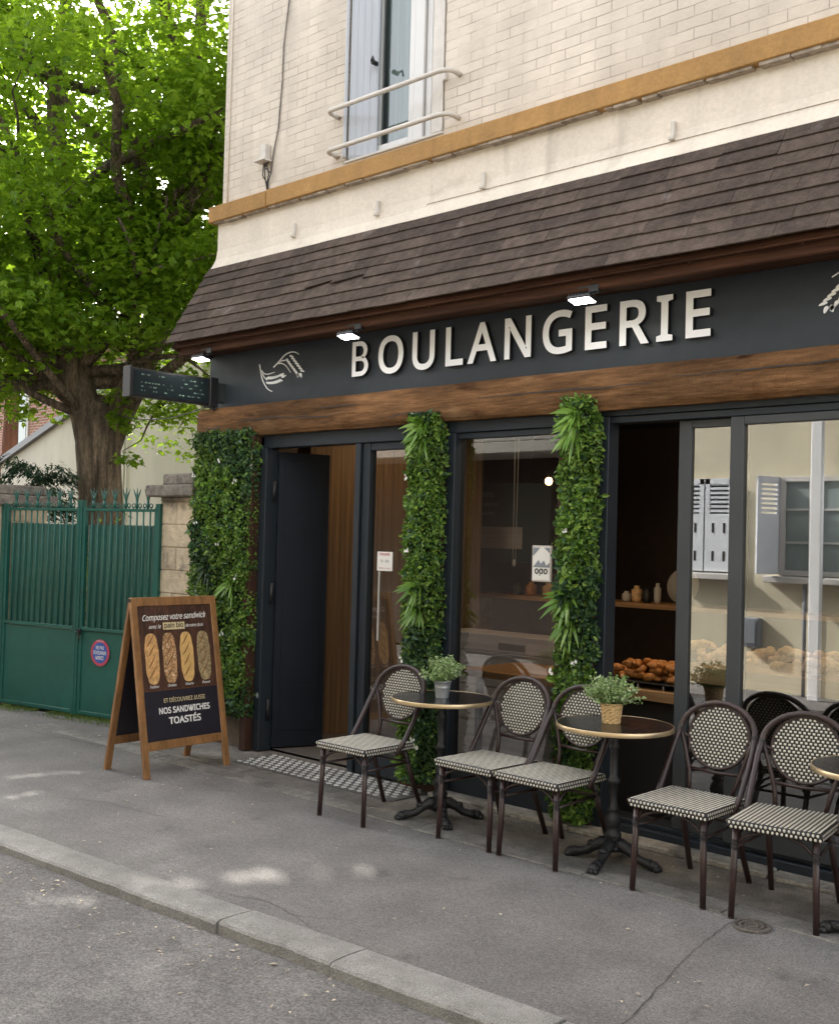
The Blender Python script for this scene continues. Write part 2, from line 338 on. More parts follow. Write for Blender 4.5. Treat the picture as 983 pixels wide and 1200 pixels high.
M['opp_wall'] = mat('opposite cream render', (.66,.60,.45), .9, nz=((.8,.06),(4,.04)), bump=(60,.03))
M['opp_brown'] = mat('opposite brown render', (.085,.06,.048), .9, nz=((.8,.08),))
M['opp_pale'] = mat('opposite pale stone', (.50,.47,.42), .85, nz=((2,.06),))
M['opp_shutter'] = mat('white painted shutter', (.76,.79,.84), .5, nz=((5,.04),))
M['opp_glass'] = mat('opposite window pane', (.30,.36,.36), .08)
M['grey_box'] = mat('grey meter box', (.22,.24,.27), .5)
M['steelplate'] = mat('worn tread rubber', (.085,.08,.078), .6, nz=((4,.2),))
M['stud'] = mat('pale tread stud', (.42,.41,.39), .55, nz=((5,.3),))
M['drain'] = mat('cast drain cover', (.10,.085,.072), .7, nz=((40,.3),), bump=(60,.5))
M['grass'] = leafmat('grass blade', (.05,.09,.02), (.09,.15,.03), (.18,.20,.07), .6, .2)
M['litter'] = mat('dry petal litter', (.42,.36,.27), .8, island=.4)
M['brownpost'] = mat('brown pilaster', (.045,.021,.013), .8, spec=.2, nz=((5,.2,(3,3,.2)),))
M['plate_white'] = mat('white ceramic', (.42,.40,.37), .25)

# ------------------------------------------------------------------ text
def find_font():
    try:
        d = bpy.utils.system_resource('DATAFILES', path='fonts'); p = os.path.join(d, 'NotoSansHebrew-Regular.woff2')
        for q in sorted(os.listdir(d)):
            if q.startswith('NotoSansHebrew'): p = os.path.join(d, q)
        return bpy.data.fonts.load(p)
    except Exception: return None
FONT = find_font()
def raw_cap():
    c = bpy.data.curves.new('txt', 'FONT')
    if FONT: c.font = FONT
    c.body = 'H'; c.size = 1.0; o = bpy.data.objects.new('txt', c); COL.objects.link(o)
    dg = bpy.context.evaluated_depsgraph_get(); me = bpy.data.meshes.new_from_object(o.evaluated_get(dg))
    ys_ = [v.co.y for v in me.vertices]; bpy.data.objects.remove(o); bpy.data.curves.remove(c); bpy.data.meshes.remove(me); return max(ys_)-min(ys_)
CAP = raw_cap()
def text(body, height, width=None, off=0.0, ext=0.0, shear=0.0, spacing=1.0):
    """mesh of the word in the XY plane, left edge x=0, baseline y=0, capital height = height"""
    c = bpy.data.curves.new('txt', 'FONT')
    if FONT: c.font = FONT
    c.body = body; c.size = 1.0; c.offset = off; c.extrude = ext; c.shear = shear; c.space_character = spacing
    c.resolution_u = 5
    o = bpy.data.objects.new('txt', c); COL.objects.link(o)
    dg = bpy.context.evaluated_depsgraph_get(); me = bpy.data.meshes.new_from_object(o.evaluated_get(dg))
    bpy.data.objects.remove(o); bpy.data.curves.remove(c)
    xs = [v.co.x for v in me.vertices]; x0, x1 = min(xs), max(xs)
    k = height/CAP
    kx = (width/(x1-x0)) if width else k
    for v in me.vertices: v.co.x = (v.co.x-x0)*kx; v.co.y *= k; 
    return me
def text_obj(name, me, mats, parent, mtx):
    if not isinstance(mats, (list, tuple)): me.materials.clear()
    for m in (mats if isinstance(mats, (list, tuple)) else [mats]): me.materials.append(m)
    if isinstance(mats, (list, tuple)):
        for p in me.polygons: p.use_smooth = False; p.material_index = 0 if abs(p.normal.z) > .7 else 1
    me.transform(mtx); me.update()
    me.name = name; o = bpy.data.objects.new(name, me); COL.objects.link(o); o.parent = parent; return o
def facade_mtx(x, y, z): return Matrix.Translation((x, y, z)) @ Matrix.Rotation(pi/2, 4, 'X')

# ------------------------------------------------------------------ camera
cam = bpy.data.cameras.new('camera'); camo = bpy.data.objects.new('camera', cam); COL.objects.link(camo); SC.camera = camo
cam.sensor_fit = 'VERTICAL'; cam.sensor_height = 24; cam.lens = 1298.13/1200*24; cam.clip_end = 500; cam.clip_start = .05
yaw, pit, rol = .752458, .0251578, .0265751
fw = Vector((-sin(yaw)*cos(pit), cos(yaw)*cos(pit), sin(pit))); rt = Vector((cos(yaw), sin(yaw), 0)); up = rt.cross(fw)
r2 = cos(rol)*rt + sin(rol)*up; u2 = -sin(rol)*rt + cos(rol)*up
mw = Matrix((( r2.x, u2.x, -fw.x, 0), (r2.y, u2.y, -fw.y, 0), (r2.z, u2.z, -fw.z, 1.68), (0,0,0,1))); camo.matrix_world = mw

# ------------------------------------------------------------------ world and sun
SUN = Vector((-.957,.29,0)).normalized(); EL = radians(34)
w = bpy.data.worlds.new('World'); SC.world = w; w.use_nodes = True; nt = w.node_tree
bg = nt.nodes['Background']; sky = nt.nodes.new('ShaderNodeTexSky'); sky.sky_type = 'NISHITA'; sky.sun_disc = False
sky.sun_elevation = EL; sky.sun_rotation = math.atan2(SUN.x, SUN.y); sky.air_density = 1.0; sky.dust_density = 3.0; sky.ozone_density = 1.0
hs = nt.nodes.new('ShaderNodeHueSaturation'); hs.inputs['Saturation'].default_value = .24; hs.inputs['Value'].default_value = 1.15
nt.links.new(sky.outputs[0], hs.inputs['Color']); nt.links.new(hs.outputs[0], bg.inputs[0]); bg.inputs[1].default_value = .15
sl = bpy.data.lights.new('sun', 'SUN'); so = bpy.data.objects.new('sun', sl); COL.objects.link(so)
sl.energy = 2.8; sl.angle = radians(.6); sl.color = (1,.95,.86)
sd = Vector((SUN.x*cos(EL), SUN.y*cos(EL), sin(EL))); so.rotation_euler = sd.to_track_quat('Z', 'Y').to_euler()
so.location = (-20, 15, 20)

# ------------------------------------------------------------------ ground
def yk(x, o=0): return 2.95 + .06*(x+4.24) + o
b = MB(); b.poly([(-300,-300,-.16),(300,-300,-.16),(300,300,-.16),(-300,300,-.16)]); struct('ground', b, M['earth'])
b = MB(); b.poly([(-60,-.35,-.052),(30,-.35,-.052),(30,yk(30,.02),-.052),(-60,yk(-60,.02),-.052)]); struct('road', b, M['asphalt'])
b = MB(); b.box(-60,30,-1.6,-.35,-.15,0); struct('opposite_pavement', b, M['pave'])
b = MB()
ys = yk
b.poly([(-60,yk(-60,.2),0),(30,yk(30,.2),0),(30,5.6,0),(-7.6,5.6,0),(-10.6,4.93,0),(-60,4.93-.2*49.4 if False else 4.93,0)])
struct('pavement', b, M['pave'])
b = MB(); b.prism([(-7.62,5.45),(-7.62,5.42),(-40,5.0),(-40,30),(-7.62,30)], -.1, .004, 'z'); struct('courtyard_ground', b, M['earth'])
# kerb stones
b = MB(); x = -40.0
rs = random.Random(3)
edges = [-60.0]
while edges[-1] < 20:
    edges.append(edges[-1] + 1.0 + rs.uniform(-.08,.12))
import bisect
for q in (-4.9,-3.92):
    k = min(range(len(edges)), key=lambda i: abs(edges[i]-q)); edges[k] = q
edges = sorted(edges)
for a, c in zip(edges, edges[1:]):
    n = 8; jy = rs.uniform(-.006,.006); jz = rs.uniform(-.004,.006)
    prof = [(0,-.14),(.003,-.016),(.012,-.005),(.03,.001),(.10,.004),(.2,.002),(.2,-.14)]
    rows = []
    for i in range(n+1):
        xx = a + .004 + (c-a-.008)*i/n
        rows.append([b.av((xx + 0, yk(xx, py + jy + (mnoise.noise(Vector((xx*7,py*20,0)))*.006 if k < 4 else 0)), pz + jz + (mnoise.noise(Vector((xx*5,py*9,3)))*.004 if k > 0 else 0))) for k, (py, pz) in enumerate(prof)])
    for r0, r1 in zip(rows, rows[1:]):
        for k in range(len(prof)-1): b.af((r0[k], r1[k], r1[k+1], r0[k+1]))
    b.af(rows[0]); b.af(rows[-1][::-1])
struct('kerb', b, M['granite'])
b = MB(); b.poly([(-60,yk(-60,.19),-.03),(30,yk(30,.19),-.03),(30,yk(30,.215),.001),(-60,yk(-60,.215),.001)]); 
# border strip, apron along the facade, door sill
b = MB(); x = -8.9
while x < 3:
    l = U(.7,1.2); b.box(x+.004, min(x+l, 3)-.004, 4.74+U(-.01,.01), 4.90+U(-.01,.01), -.01, .006+U(0,.002), .003); x += l
struct('border_strip', b, M['strip'])
b = MB(); b.poly([(-7.9,4.9,.004),(3,4.9,.004),(3,5.6,.004),(-7.9,5.6,.004)]); struct('apron', b, M['apron'])
# tarmac joints and cracks
b = MB()
def crack(pts, wd=.006, z=.0045):
    pts2 = []
    for (x0,y0),(x1,y1) in zip(pts, pts[1:]):
        for i in range(10): t = i/10; pts2.append((x0+(x1-x0)*t+U(-.006,.006), y0+(y1-y0)*t+U(-.006,.006)))
    pts2.append(pts[-1])
    for (x0,y0),(x1,y1) in zip(pts2, pts2[1:]):
        d = Vector((x1-x0,y1-y0)); d = Vector((-d.y,d.x)).normalized()*wd*U(.25,.6)
        b.poly([(x0-d.x,y0-d.y,z),(x1-d.x,y1-d.y,z),(x1+d.x,y1+d.y,z),(x0+d.x,y0+d.y,z)])
crack([(-2.10,3.27),(-2.22,3.8),(-2.33,4.3),(-2.38,4.72)], .0045)
crack([(-4.35,3.16),(-4.0,3.30),(-3.75,3.27),(-3.5,3.42)], .003)
crack([(-3.75,3.27),(-3.6,3.22)], .003)
crack([(-6.4,3.6),(-6.1,3.75),(-5.6,3.8)], .004)
crack([(-9.5,4.5),(-8.4,4.62),(-7.6,4.7)], .006)
crack([(.4,3.4),(.3,4.0),(.35,4.73)], .005)
struct('pavement_joints', b, M['crack'])

# litter of petals and bud scales
b = MB(); rl = random.Random(11)
for i in range(460):
    z0 = rl.random()
    if z0 < .45: x = rl.uniform(-6.2,-3.0); y = yk(x, -.02) - abs(rl.gauss(0,.22)) ; z = -.0475
    elif z0 < .8: x = rl.uniform(-9,-1.8); y = rl.uniform(yk(x,.25), 4.95); z = .0075
    else: x = rl.uniform(-7.5,-1.5); y = 5.4 - abs(rl.gauss(0,.2)); z = .012
    a = rl.uniform(0,pi*2); l = rl.uniform(.004,.014)*(1.5 if rl.random() < .12 else 1); wd = l*rl.uniform(.3,.7)
    d = Vector((cos(a),sin(a),0)); s_ = Vector((-sin(a),cos(a),0)); p = Vector((x,y,z))
    b.poly([p-d*l-s_*wd*.3, p-s_*wd+Vector((0,0,.003)), p+d*l, p+s_*wd+Vector((0,0,.004))])
b.build('petal_litter', M['litter'], kind='stuff')

# drain cover
b = MB(); b.lathe([(.085,0),(.085,.008),(.080,.011),(.070,.011),(.069,.003),(.056,.003),(.055,.011),(.046,.011),(.045,.003),(.032,.003),(.031,.011),(.022,.011),(.021,.003),(.001,.003)], 32, smooth=False)
for k in range(12):
    a = 2*pi*k/12; b.X = Matrix.Rotation(a, 4, 'Z'); b.box(.052,.066,-.004,.004,.005,.0085)
b.X = None
o = b.build('drain_cover', M['drain'], loc=(-2.28,4.66,.002)); tag(o, 'small round ribbed metal cover set in the pavement by the right-hand chair leg', 'drain cover')

# tread mat at the door
mt = thing('door_mat', 'pale studded tread plate laid on the ground before the open door', 'mat', (-5.78,5.30,0))
b = MB(); b.box(-6.6,-4.95,5.10,5.50,.004,.012,.003); b.build('plate', M['steelplate'], mt, sub=(-5.78,5.30,0))
b = MB()
for j in range(7):
    for i in range(22):
        x = -6.555 + i*.075 + (.0375 if j % 2 else 0); y = 5.135 + j*.055
        if x > -5.0: continue
        b.poly([(x-.031,y,.0125),(x,y-.021,.0125),(x+.031,y,.0125),(x,y+.021,.0125)][::1]); 
        b.poly([(x-.026,y,.0175),(x,y-.017,.0175),(x+.026,y,.0175),(x,y+.017,.0175)])
        for (q0,q1) in (((-1,0),(0,-1)),((0,-1),(1,0)),((1,0),(0,1)),((0,1),(-1,0))):
            b.poly([(x+q0[0]*.031,y+q0[1]*.021,.0125),(x+q1[0]*.031,y+q1[1]*.021,.0125),(x+q1[0]*.026,y+q1[1]*.017,.0175),(x+q0[0]*.026,y+q0[1]*.017,.0175)])
b.build('studs', M['stud'], mt, sub=(-5.78,5.30,0))

# ------------------------------------------------------------------ bakery building
BL = (-2.3,5.5,0)
bk = thing('bakery_building', 'cream painted brick corner building with a bakery shopfront, tiled awning and black sign board', 'building', BL)
def bp(name, mb, m, parent=None, label=None):
    if parent is None: return mb.build(name, m, bk, label, sub=BL)
    return mb.build(name, m, parent, label, sub=BL)
XL, XR, YB = -7.61, 3.2, 12.0
# window opening in the upper wall
wx0, wx1, wz0, wz1 = -6.10, -5.11, 4.50, 6.35
b = MB()
b.box(XL, wx0, 5.6, 5.85, 4.42, 9.4); b.box(wx1, XR, 5.6, 5.85, 4.42, 9.4); b.box(wx0, wx1, 5.6, 5.85, wz1, 9.4); b.box(wx0, wx1, 5.6, 5.85, 4.42, wz0)
b.box(XL, XL+.25, 5.85, YB, 4.42, 9.4); b.box(XR-.25, XR, 5.85, YB, 0, 9.4); b.box(XL, XR, YB, YB+.25, 0, 9.4)
bp('upper_wall', b, M['brick_white'])
b = MB(); b.box(XL-.2, XR+.2, 5.4, YB+.45, 9.4, 9.62, .02); b.prism([(5.4,9.62),(YB+.45,9.62),(YB-1.5,11.6),(7.2,11.6)], XL-.15, XR+.15, 'x'); bp('main_roof', b, M['zinc'])
b = MB(); b.box(XL, XL+.25, 5.61, YB, 0, 4.42)
prof = [(5.56,4.42),(5.56,4.06),(5.545,3.98),(5.50,3.90),(5.50,3.60),(5.85,3.60),(5.85,4.42)]
b.prism(prof, XL+.002, XR, 'x'); bp('lower_wall', b, M['plaster'])
b = MB(); b.box(-5.2, XR, 5.545, 5.56, 3.998, 4.002); bp('wall_joint', b, M['mortar_line'])
# ochre string course, in lengths
b = MB()
for x0, x1, dz in ((-7.66,-6.905,-.004),(-6.898,XR,0)):
    b.box(x0, x1, 5.49, 5.62, 4.293+dz, 4.425+dz, .006)
sc_ = bp('string_course', b, M['ochre'])
b = MB(); x = -7.6
while x < XR:
    l = U(.05,.3); b.box(x, x+l, 5.50+U(0,.012), 5.61, 4.280+U(-.006,.004), 4.2945); x += l*U(.9,1.2)
bp('mortar_seam', b, M['mortar_line'], sc_)
b = MB(); b.tube([(XL+.07,5.592,4.43),(XL+.072,5.59,5.5),(XL+.07,5.592,7.5)], .006, 6); bp('corner_cable', b, M['plaster'])
for bx in (-6.60,-5.68,-4.69,-3.28,-1.9):
    b = MB(); b.box(bx-.012, bx+.012, 5.530, 5.562, 4.02, 4.115, .003); b.box(bx-.02, bx+.012, 5.515, 5.562, 4.005, 4.022, .002); bp('wall_clip', b, M['rail'])

# upper window
wn = MB(); z0, z1 = wz0, wz1
def ring(b, x0, x1, y0, y1, z0, z1, t, bev=.004):
    b.box(x0, x0+t, y0, y1, z0, z1, bev); b.box(x1-t, x1, y0, y1, z0, z1, bev)
    b.box(x0+t, x1-t, y0, y1, z0, z0+t, bev); b.box(x0+t, x1-t, y0, y1, z1-t, z1, bev)
ring(wn, wx0+.002, wx1-.002, 5.735, 5.80, z0+.002, z1-.002, .05)
uw = bp('window', wn, M['white_pvc'], None, 'upper window with folded shutters and two tube rails')
b = MB(); ring(b, -5.925, -5.50, 5.70, 5.76, z0+.045, z1-.05, .055); b.box(-5.497,-5.40,5.69,5.765,z0+.045,z1-.05,.006); b.box(-5.395,-5.335,5.71,5.765,z0+.045,z1-.05,.006); ring(b, -6.045,-5.935,5.71,5.76,z0+.045,z1-.05,.03)
bp('casement', b, M['white_pvc'], uw)
b = MB(); b.poly([(-6.04,5.74,z0+.05),(-5.16,5.74,z0+.05),(-5.16,5.74,z1-.05),(-6.04,5.74,z1-.05)]); bp('pane', b, M['winglass'], uw)
b = MB(); n = 60
for i in range(n):
    xa, xb = -6.05+.9*i/n, -6.05+.9*(i+1)/n
    ya, yb = 5.82+.018*sin(i*.9), 5.82+.018*sin((i+1)*.9)
    b.smooth = True; b.poly([(xa,ya,z0),(xb,yb,z0),(xb,yb,z1),(xa,ya,z1)])
bp('curtain', b, M['curtain'], uw)
b = MB(); b.box(-6.10,-5.11,5.585,5.74,z0-.012,z0+.006,.003); bp('window_sill', b, M['white_pvc'], uw)
b = MB(); b.X = Matrix.Translation((-6.085,5.60,0)) @ Matrix.Rotation(radians(-28), 4, 'Z')
b.box(0,.034,-.035,-.015, z0+.02, z1-.03, .003)
b.X = Matrix.Translation((-6.06,5.585,0)) @ Matrix.Rotation(radians(24), 4, 'Z')
b.box(.0,.23,0,.022, z0+.01, z1-.03, .004); b.box(.0,.23,.026,.046, z0+.01, z1-.03, .004); 
for k in range(4): b.box(.012+k*.054,.056+k*.054,-.003,.001, z0+.03, z1-.05, .002)
b.X = None; bp('shutter', b, M['shutter'], uw)
b = MB(); b.box(-5.262,-5.145,5.63,5.65,z0+.03,z1-.03,.004); b.box(-5.262,-5.145,5.655,5.675,z0+.03,z1-.03,.003); b.box(-5.143,-5.128,5.60,5.66,z0+.02,z1-.02,.003); bp('shutter', b, M['rail'], uw)
for zz in (z0+.35, z0+.95, z0+1.5):
    b = MB(); b.box(-6.115,-6.085,5.575,5.60,zz,zz+.06,.004); b.tube([(-6.09,5.578,zz-.01),(-6.09,5.578,zz+.07)], .008, 8); bp('hinge', b, M['rail'], uw)
    b = MB(); b.box(-5.112,-5.085,5.572,5.60,zz,zz+.06,.004); bp('hinge', b, M['rail'], uw)
b = MB(); b.box(-5.86,-5.83,5.60,5.66,5.18,5.21,.006); b.tube([(-5.85,5.6,5.2),(-5.82,5.585,5.22),(-5.80,5.59,5.17)], .008, 6); bp('shutter_latch', b, M['black'], uw)
for zz in (4.865, 4.565):
    b = MB(); xa, xb = -6.185, -4.97; yo = 5.47; pts = [(xa,5.60,zz-.01),(xa+.003,5.53,zz)]
    for k in range(7): a = pi/2*k/6; pts.append((xa+.06-.06*cos(a), 5.53-.06*sin(a), zz))
    for k in range(7): a = pi/2*k/6; pts.append((xb-.10+.10*sin(a), 5.53-.06*cos(a), zz))
    pts += [(xb,5.60,zz-.005)]
    b.tube(pts, .017, 12); b.lathe([(.03,0),(.03,.008)], 12, (xa,5.59,zz-.01)); bp('rail', b, M['rail'], uw)

# tiled awning: rows of overlapping tiles on a steep slope
A0 = Vector((5.515,3.905)); A1 = Vector((5.11,3.215)); nrow = 8
b = MB(); rt_ = random.Random(5)
sl_ = (A1-A0); sn = Vector((sl_.y, -sl_.x)).normalized()
if sn.x > 0: sn = -sn
for r in range(nrow):
    t0, t1 = r/nrow - .03, (r+1)/nrow + .012
    flare = lambda t: -.018*sin(pi*min(max(t,0),1))
    x = -7.63 + (-.16 if r % 2 else 0) - rt_.uniform(0,.06)
    while x < XR:
        wd = rt_.uniform(.26,.36); xa, xb = max(x+.0012, -7.635), min(x+wd-.0012, XR)
        if xb > xa+.01:
            dj = rt_.uniform(-.003,.004); lift = rt_.uniform(0,.003); e1 = t1 + rt_.uniform(-.004,.006)
            crack_t = (r == 4 and -6.35 < xa < -5.7)
            p0 = A0 + sl_*t0 + sn*(.004+flare(t0)*-1*0); p1 = A0 + sl_*e1 + sn*(.017+lift+(.012 if crack_t else 0))
            th = .009; q0 = p0 - sn*th; q1 = p1 - sn*th
            if crack_t: e2 = e1-.05; p1b = A0 + sl_*(e2) + sn*.02
            else: p1b = p1
            tw = rt_.uniform(-.002,.002)
            v = [(xa,p0.x,p0.y),(xb,p0.x,p0.y),(xb,p1b.x+tw*sn.x,p1b.y+tw*sn.y),(xa,p1.x,p1.y),(xa,q0.x,q0.y),(xb,q0.x,q0.y),(xb,p1b.x-sn.x*th,p1b.y-sn.y*th),(xa,q1.x,q1.y)]
            i = [b.av(q) for q in v]
            for q in ((0,1,2,3),(7,6,5,4),(3,2,6,7),(0,3,7,4),(1,5,6,2)): b.af([i[k] for k in q])
        x += wd
tr = bp('awning_tiles', b, M['tile'])
b = MB(); b.prism([(5.50,3.87),(5.50,3.60),(5.44,3.45),(5.27,3.20),(5.13,3.19)], -7.60, XR, 'x'); bp('awning_deck', b, M['darkwood'], tr)
b = MB(); b.prism([(5.52,3.86),(5.52,3.15),(5.20,3.15),(5.14,3.18),(5.14,3.20)], -7.605, -7.57, 'x'); b.box(-7.60,XR,5.14,5.17,3.175,3.215,.004); bp('bargeboard', b, M['darkwood'], tr)
b = MB(); b.box(-7.58,XR,5.19,5.29,3.118,3.215,.008); b.box(-7.58,XR,5.29,5.53,3.165,3.19,.0)
eb = bp('eave_beam', b, M['darkwood'], tr)
x = -7.3
while x < XR:
    b = MB(); b.tube([(x,5.195,3.185),(x,5.178,3.185)], .006, 6); b.mi = 0; 
    bp('bolt', b, M['rail'], eb); x += .62

# sign board with letters and wheat marks
b = MB(); b.box(-7.60, XR, 5.52, 5.555, 2.70, 3.19); sgn = bp('sign_board', b, M['signboard'])
words = 'BOULANGERIE'
me = text(words[1:], .248, width=2.585, off=.016, ext=.045, spacing=1.22)
def b_glyph():
    # capital B drawn by hand: outer outline and two counters (em units, cap height .714)
    c = bpy.data.curves.new('b', 'CURVE'); c.dimensions = '2D'; c.fill_mode = 'BOTH'; c.extrude = .045
    def bowl(x0, yb, yt, xr, rx):
        ym = (yb+yt)/2; ry = (yt-yb)/2; return [(xr-rx+rx*sin(pi*k/14), ym-ry*cos(pi*k/14)) for k in range(15)]
    o1 = [(.0,-.014),(.10,-.014)] + bowl(0,-.014,.405,.50,.24) + bowl(0,.335,.728,.465,.22)[2:] + [(.10,.728),(0,.728)]
    h1 = [(.115,.085),(.22,.085)] + bowl(0,.085,.312,.380,.12) + [(.22,.312),(.115,.312)]
    h2 = [(.115,.408),(.20,.408)] + bowl(0,.408,.632,.350,.115) + [(.20,.632),(.115,.632)]
    for pl in (o1, h1, h2):
        sp = c.splines.new('POLY'); sp.points.add(len(pl)-1); sp.use_cyclic_u = True
        for q, (x, y) in enumerate(pl): sp.points[q].co = (x, y, 0, 1)
    o = bpy.data.objects.new('b', c); COL.objects.link(o); dg = bpy.context.evaluated_depsgraph_get()
    me = bpy.data.meshes.new_from_object(o.evaluated_get(dg)); bpy.data.objects.remove(o); bpy.data.curves.remove(c); return me
def side_index(me, zscale):
    for v in me.vertices: v.co.z *= zscale
    me.update()
    for p in me.polygons: p.use_smooth = False; p.material_index = 0 if abs(p.normal.z) > .7 else 1
side_index(me, .36)
bme = b_glyph(); kk = .262/.714
for v in bme.vertices: v.co.x *= kk*.92; v.co.y *= kk*.925
side_index(bme, .36)
bme.materials.append(M['letter']); bme.materials.append(M['letter_side'])
mtx0 = Matrix.Translation((-BL[0], -BL[1], -BL[2])); mtx = mtx0 @ facade_mtx(-5.575, 5.503, 2.849)
me.materials.clear(); text_obj('lettering', me, [M['letter'], M['letter_side']], sgn, mtx)
bme.materials.clear(); text_obj('initial_letter', bme, [M['letter'], M['letter_side']], sgn, mtx0 @ facade_mtx(-5.845, 5.503, 2.851))
def wheat(mirror, x0, which):
    # strokes in board coordinates (origin lower left), width about .5
    b = MB(); Y0, Y1 = 5.514, 5.519
    def P(p):
        u, v = p; X = u*.000835; Z = (860-v)*.000545
        if mirror: X = -X
        return (x0+X, 2.735+Z)
    def stroke(pts, w0, w1):
        pts = [Vector(P(p)) for p in pts]
        # catmull
        out = []
        for i in range(len(pts)-1):
            p0, p1, p2, p3 = pts[max(i-1,0)], pts[i], pts[i+1], pts[min(i+2,len(pts)-1)]
            for k in range(5):
                t = k/5; out.append(.5*((2*p1)+(-p0+p2)*t+(2*p0-5*p1+4*p2-p3)*t*t+(-p0+3*p1-3*p2+p3)*t**3))
        out.append(pts[-1]); L = len(out); left = []; right = []
        for i, p in enumerate(out):
            d = (out[min(i+1,L-1)]-out[max(i-1,0)]).normalized(); nrm = Vector((-d.y,d.x)); t = i/(L-1); ww = w0+(w1-w0)*t
            left.append(p+nrm*ww); right.append(p-nrm*ww)
        for i in range(L-1): b.prism([left[i], left[i+1], right[i+1], right[i]], Y0, Y1, 'y')
    def grain(p, ang, l=62, wd=27):
        a = radians(ang); c = []
        for k in range(10):
            t = 2*pi*k/10; x_ = cos(t)*l*.5; y_ = sin(t)*wd*.5*(1-.35*cos(t)); c.append(P((p[0]+x_*cos(a)-y_*sin(a), p[1]+x_*sin(a)+y_*cos(a))))
        b.prism(c, Y0, Y1, 'y')
    if which == 0: stroke([(160,300),(180,390),(205,510),(250,610),(300,680),(360,718)], .0055, .003)
    if which == 0:
        stroke([(195,395),(230,440),(290,460),(390,442)], .0055, .002)
        stroke([(205,440),(240,500),(280,545)], .004, .003)
        for i in range(7):
            x = 290+i*31; y = 545-(i-2)**2*1.5
            grain((x,y-26),-38); grain((x+6,y+50),34)
        grain((505,495),-55,60); grain((525,520),-25,70)
    else:
        stroke([(370,370),(440,310),(520,225),(600,190),(670,195),(730,235)], .006, .003)
        stroke([(440,322),(500,335),(560,385),(620,478)], .0055, .002)
        stroke([(470,300),(520,292),(570,290)], .004, .003)
        for i in range(7):
            x = 585+i*26; y = 262+i*38
            grain((x+42,y-14),28); grain((x-16,y+36),72)
        grain((725,530),95,72); grain((765,535),75,72)
    return b
for mi_, xo_ in ((False,-7.08),(True,-1.72)):
    for wh_ in (0,1): bp('wheat_emblem', wheat(mi_, xo_, wh_), M['letter'], sgn)

# oak beam with adzed faces
b = MB(); nx = 160; secs = []
rb = random.Random(2)
for i in range(nx+1):
    x = -7.62 + (XR+7.62)*i/nx
    f = lambda k, s=1.0: mnoise.noise(Vector((x*1.3*s, k*7.1, 0)))*.014 + mnoise.noise(Vector((x*6*s, k*3.3, 5)))*.004
    y0, y1, z0, z1 = 5.425, 5.56, 2.468, 2.712
    e = [(y0+.02+f(1)*.4,z0+f(2)*.8),(y0+f(3)*.5,z0+.025+f(4)*.5),(y0-.004+f(5)*.5,z0+.09),(y0-.004+f(6)*.5,z0+.16),(y0+f(7)*.5,z1-.03+f(8)*.5),(y0+.025,z1+f(9)*.8),(y1,z1),(y1,z0+f(2)*.4)]
    secs.append([b.av((x,q[0],q[1])) for q in e])
b.smooth = False
for s0, s1 in zip(secs, secs[1:]):
    for k in range(8): b.smooth = k in (1,2,3); b.af((s0[k], s1[k], s1[(k+1) % 8], s0[(k+1) % 8]))
b.smooth = False; b.af(secs[0]); b.af(secs[-1][::-1])
beam = bp('oak_beam', b, M['beamwood'])
b = MB()
def bcrack(x0, x1, z, amp=.006):
    n = int((x1-x0)/.03); prev = None
    for i in range(n+1):
        x = x0+(x1-x0)*i/n; zz = z + mnoise.noise(Vector((x*4,z*10,1)))*amp*2.4; ww = .0045*abs(sin(pi*i/n))**.5*(.6+.6*abs(mnoise.noise(Vector((x*15,z,2)))))+.0006
        if prev: b.poly([(prev[0],5.4125,prev[1]-prev[2]),(x,5.4125,zz-ww),(x,5.4125,zz+ww),(prev[0],5.4125,prev[1]+prev[2])])
        prev = (x, zz, ww)
for q in ((-7.1,-6.2,2.585),(-6.35,-5.95,2.565),(-6.15,-5.7,2.63),(-4.6,-3.3,2.60),(-3.2,-1.4,2.625),(-5.4,-4.9,2.53),(-1.2,1.4,2.58),(-7.55,-7.25,2.55)): b = MB(); bcrack(*q); bp('split', b, M['ink_black'], beam)

# piers, pilasters, plinth
b = MB(); b.box(-7.36,-6.845,5.48,5.85,0,2.5); b.box(-7.61,-7.3,5.48,5.56,0,2.5); bp('pier', b, M['plinth'])
b = MB(); b.box(-6.92,-6.845,5.40,5.56,.01,2.46,.005); bp('pilaster', b, M['brownpost'])
b = MB(); b.box(-5.24,-4.915,5.47,5.60,.01,2.46,.005); bp('pilaster', b, M['brownpost'])
b = MB(); b.box(-3.98,-3.70,5.47,5.60,.01,2.46,.005); bp('pilaster', b, M['brownpost'])
b = MB(); x = -4.9
while x < XR:
    l = U(.8,1.4); x1 = min(x+l, XR); b.box(x+.003, x1-.003, 5.37+U(-.012,.012), 5.52, 0, .035+U(-.008,.004), .008); x = x1
bp('stone_sill', b, M['sill'])
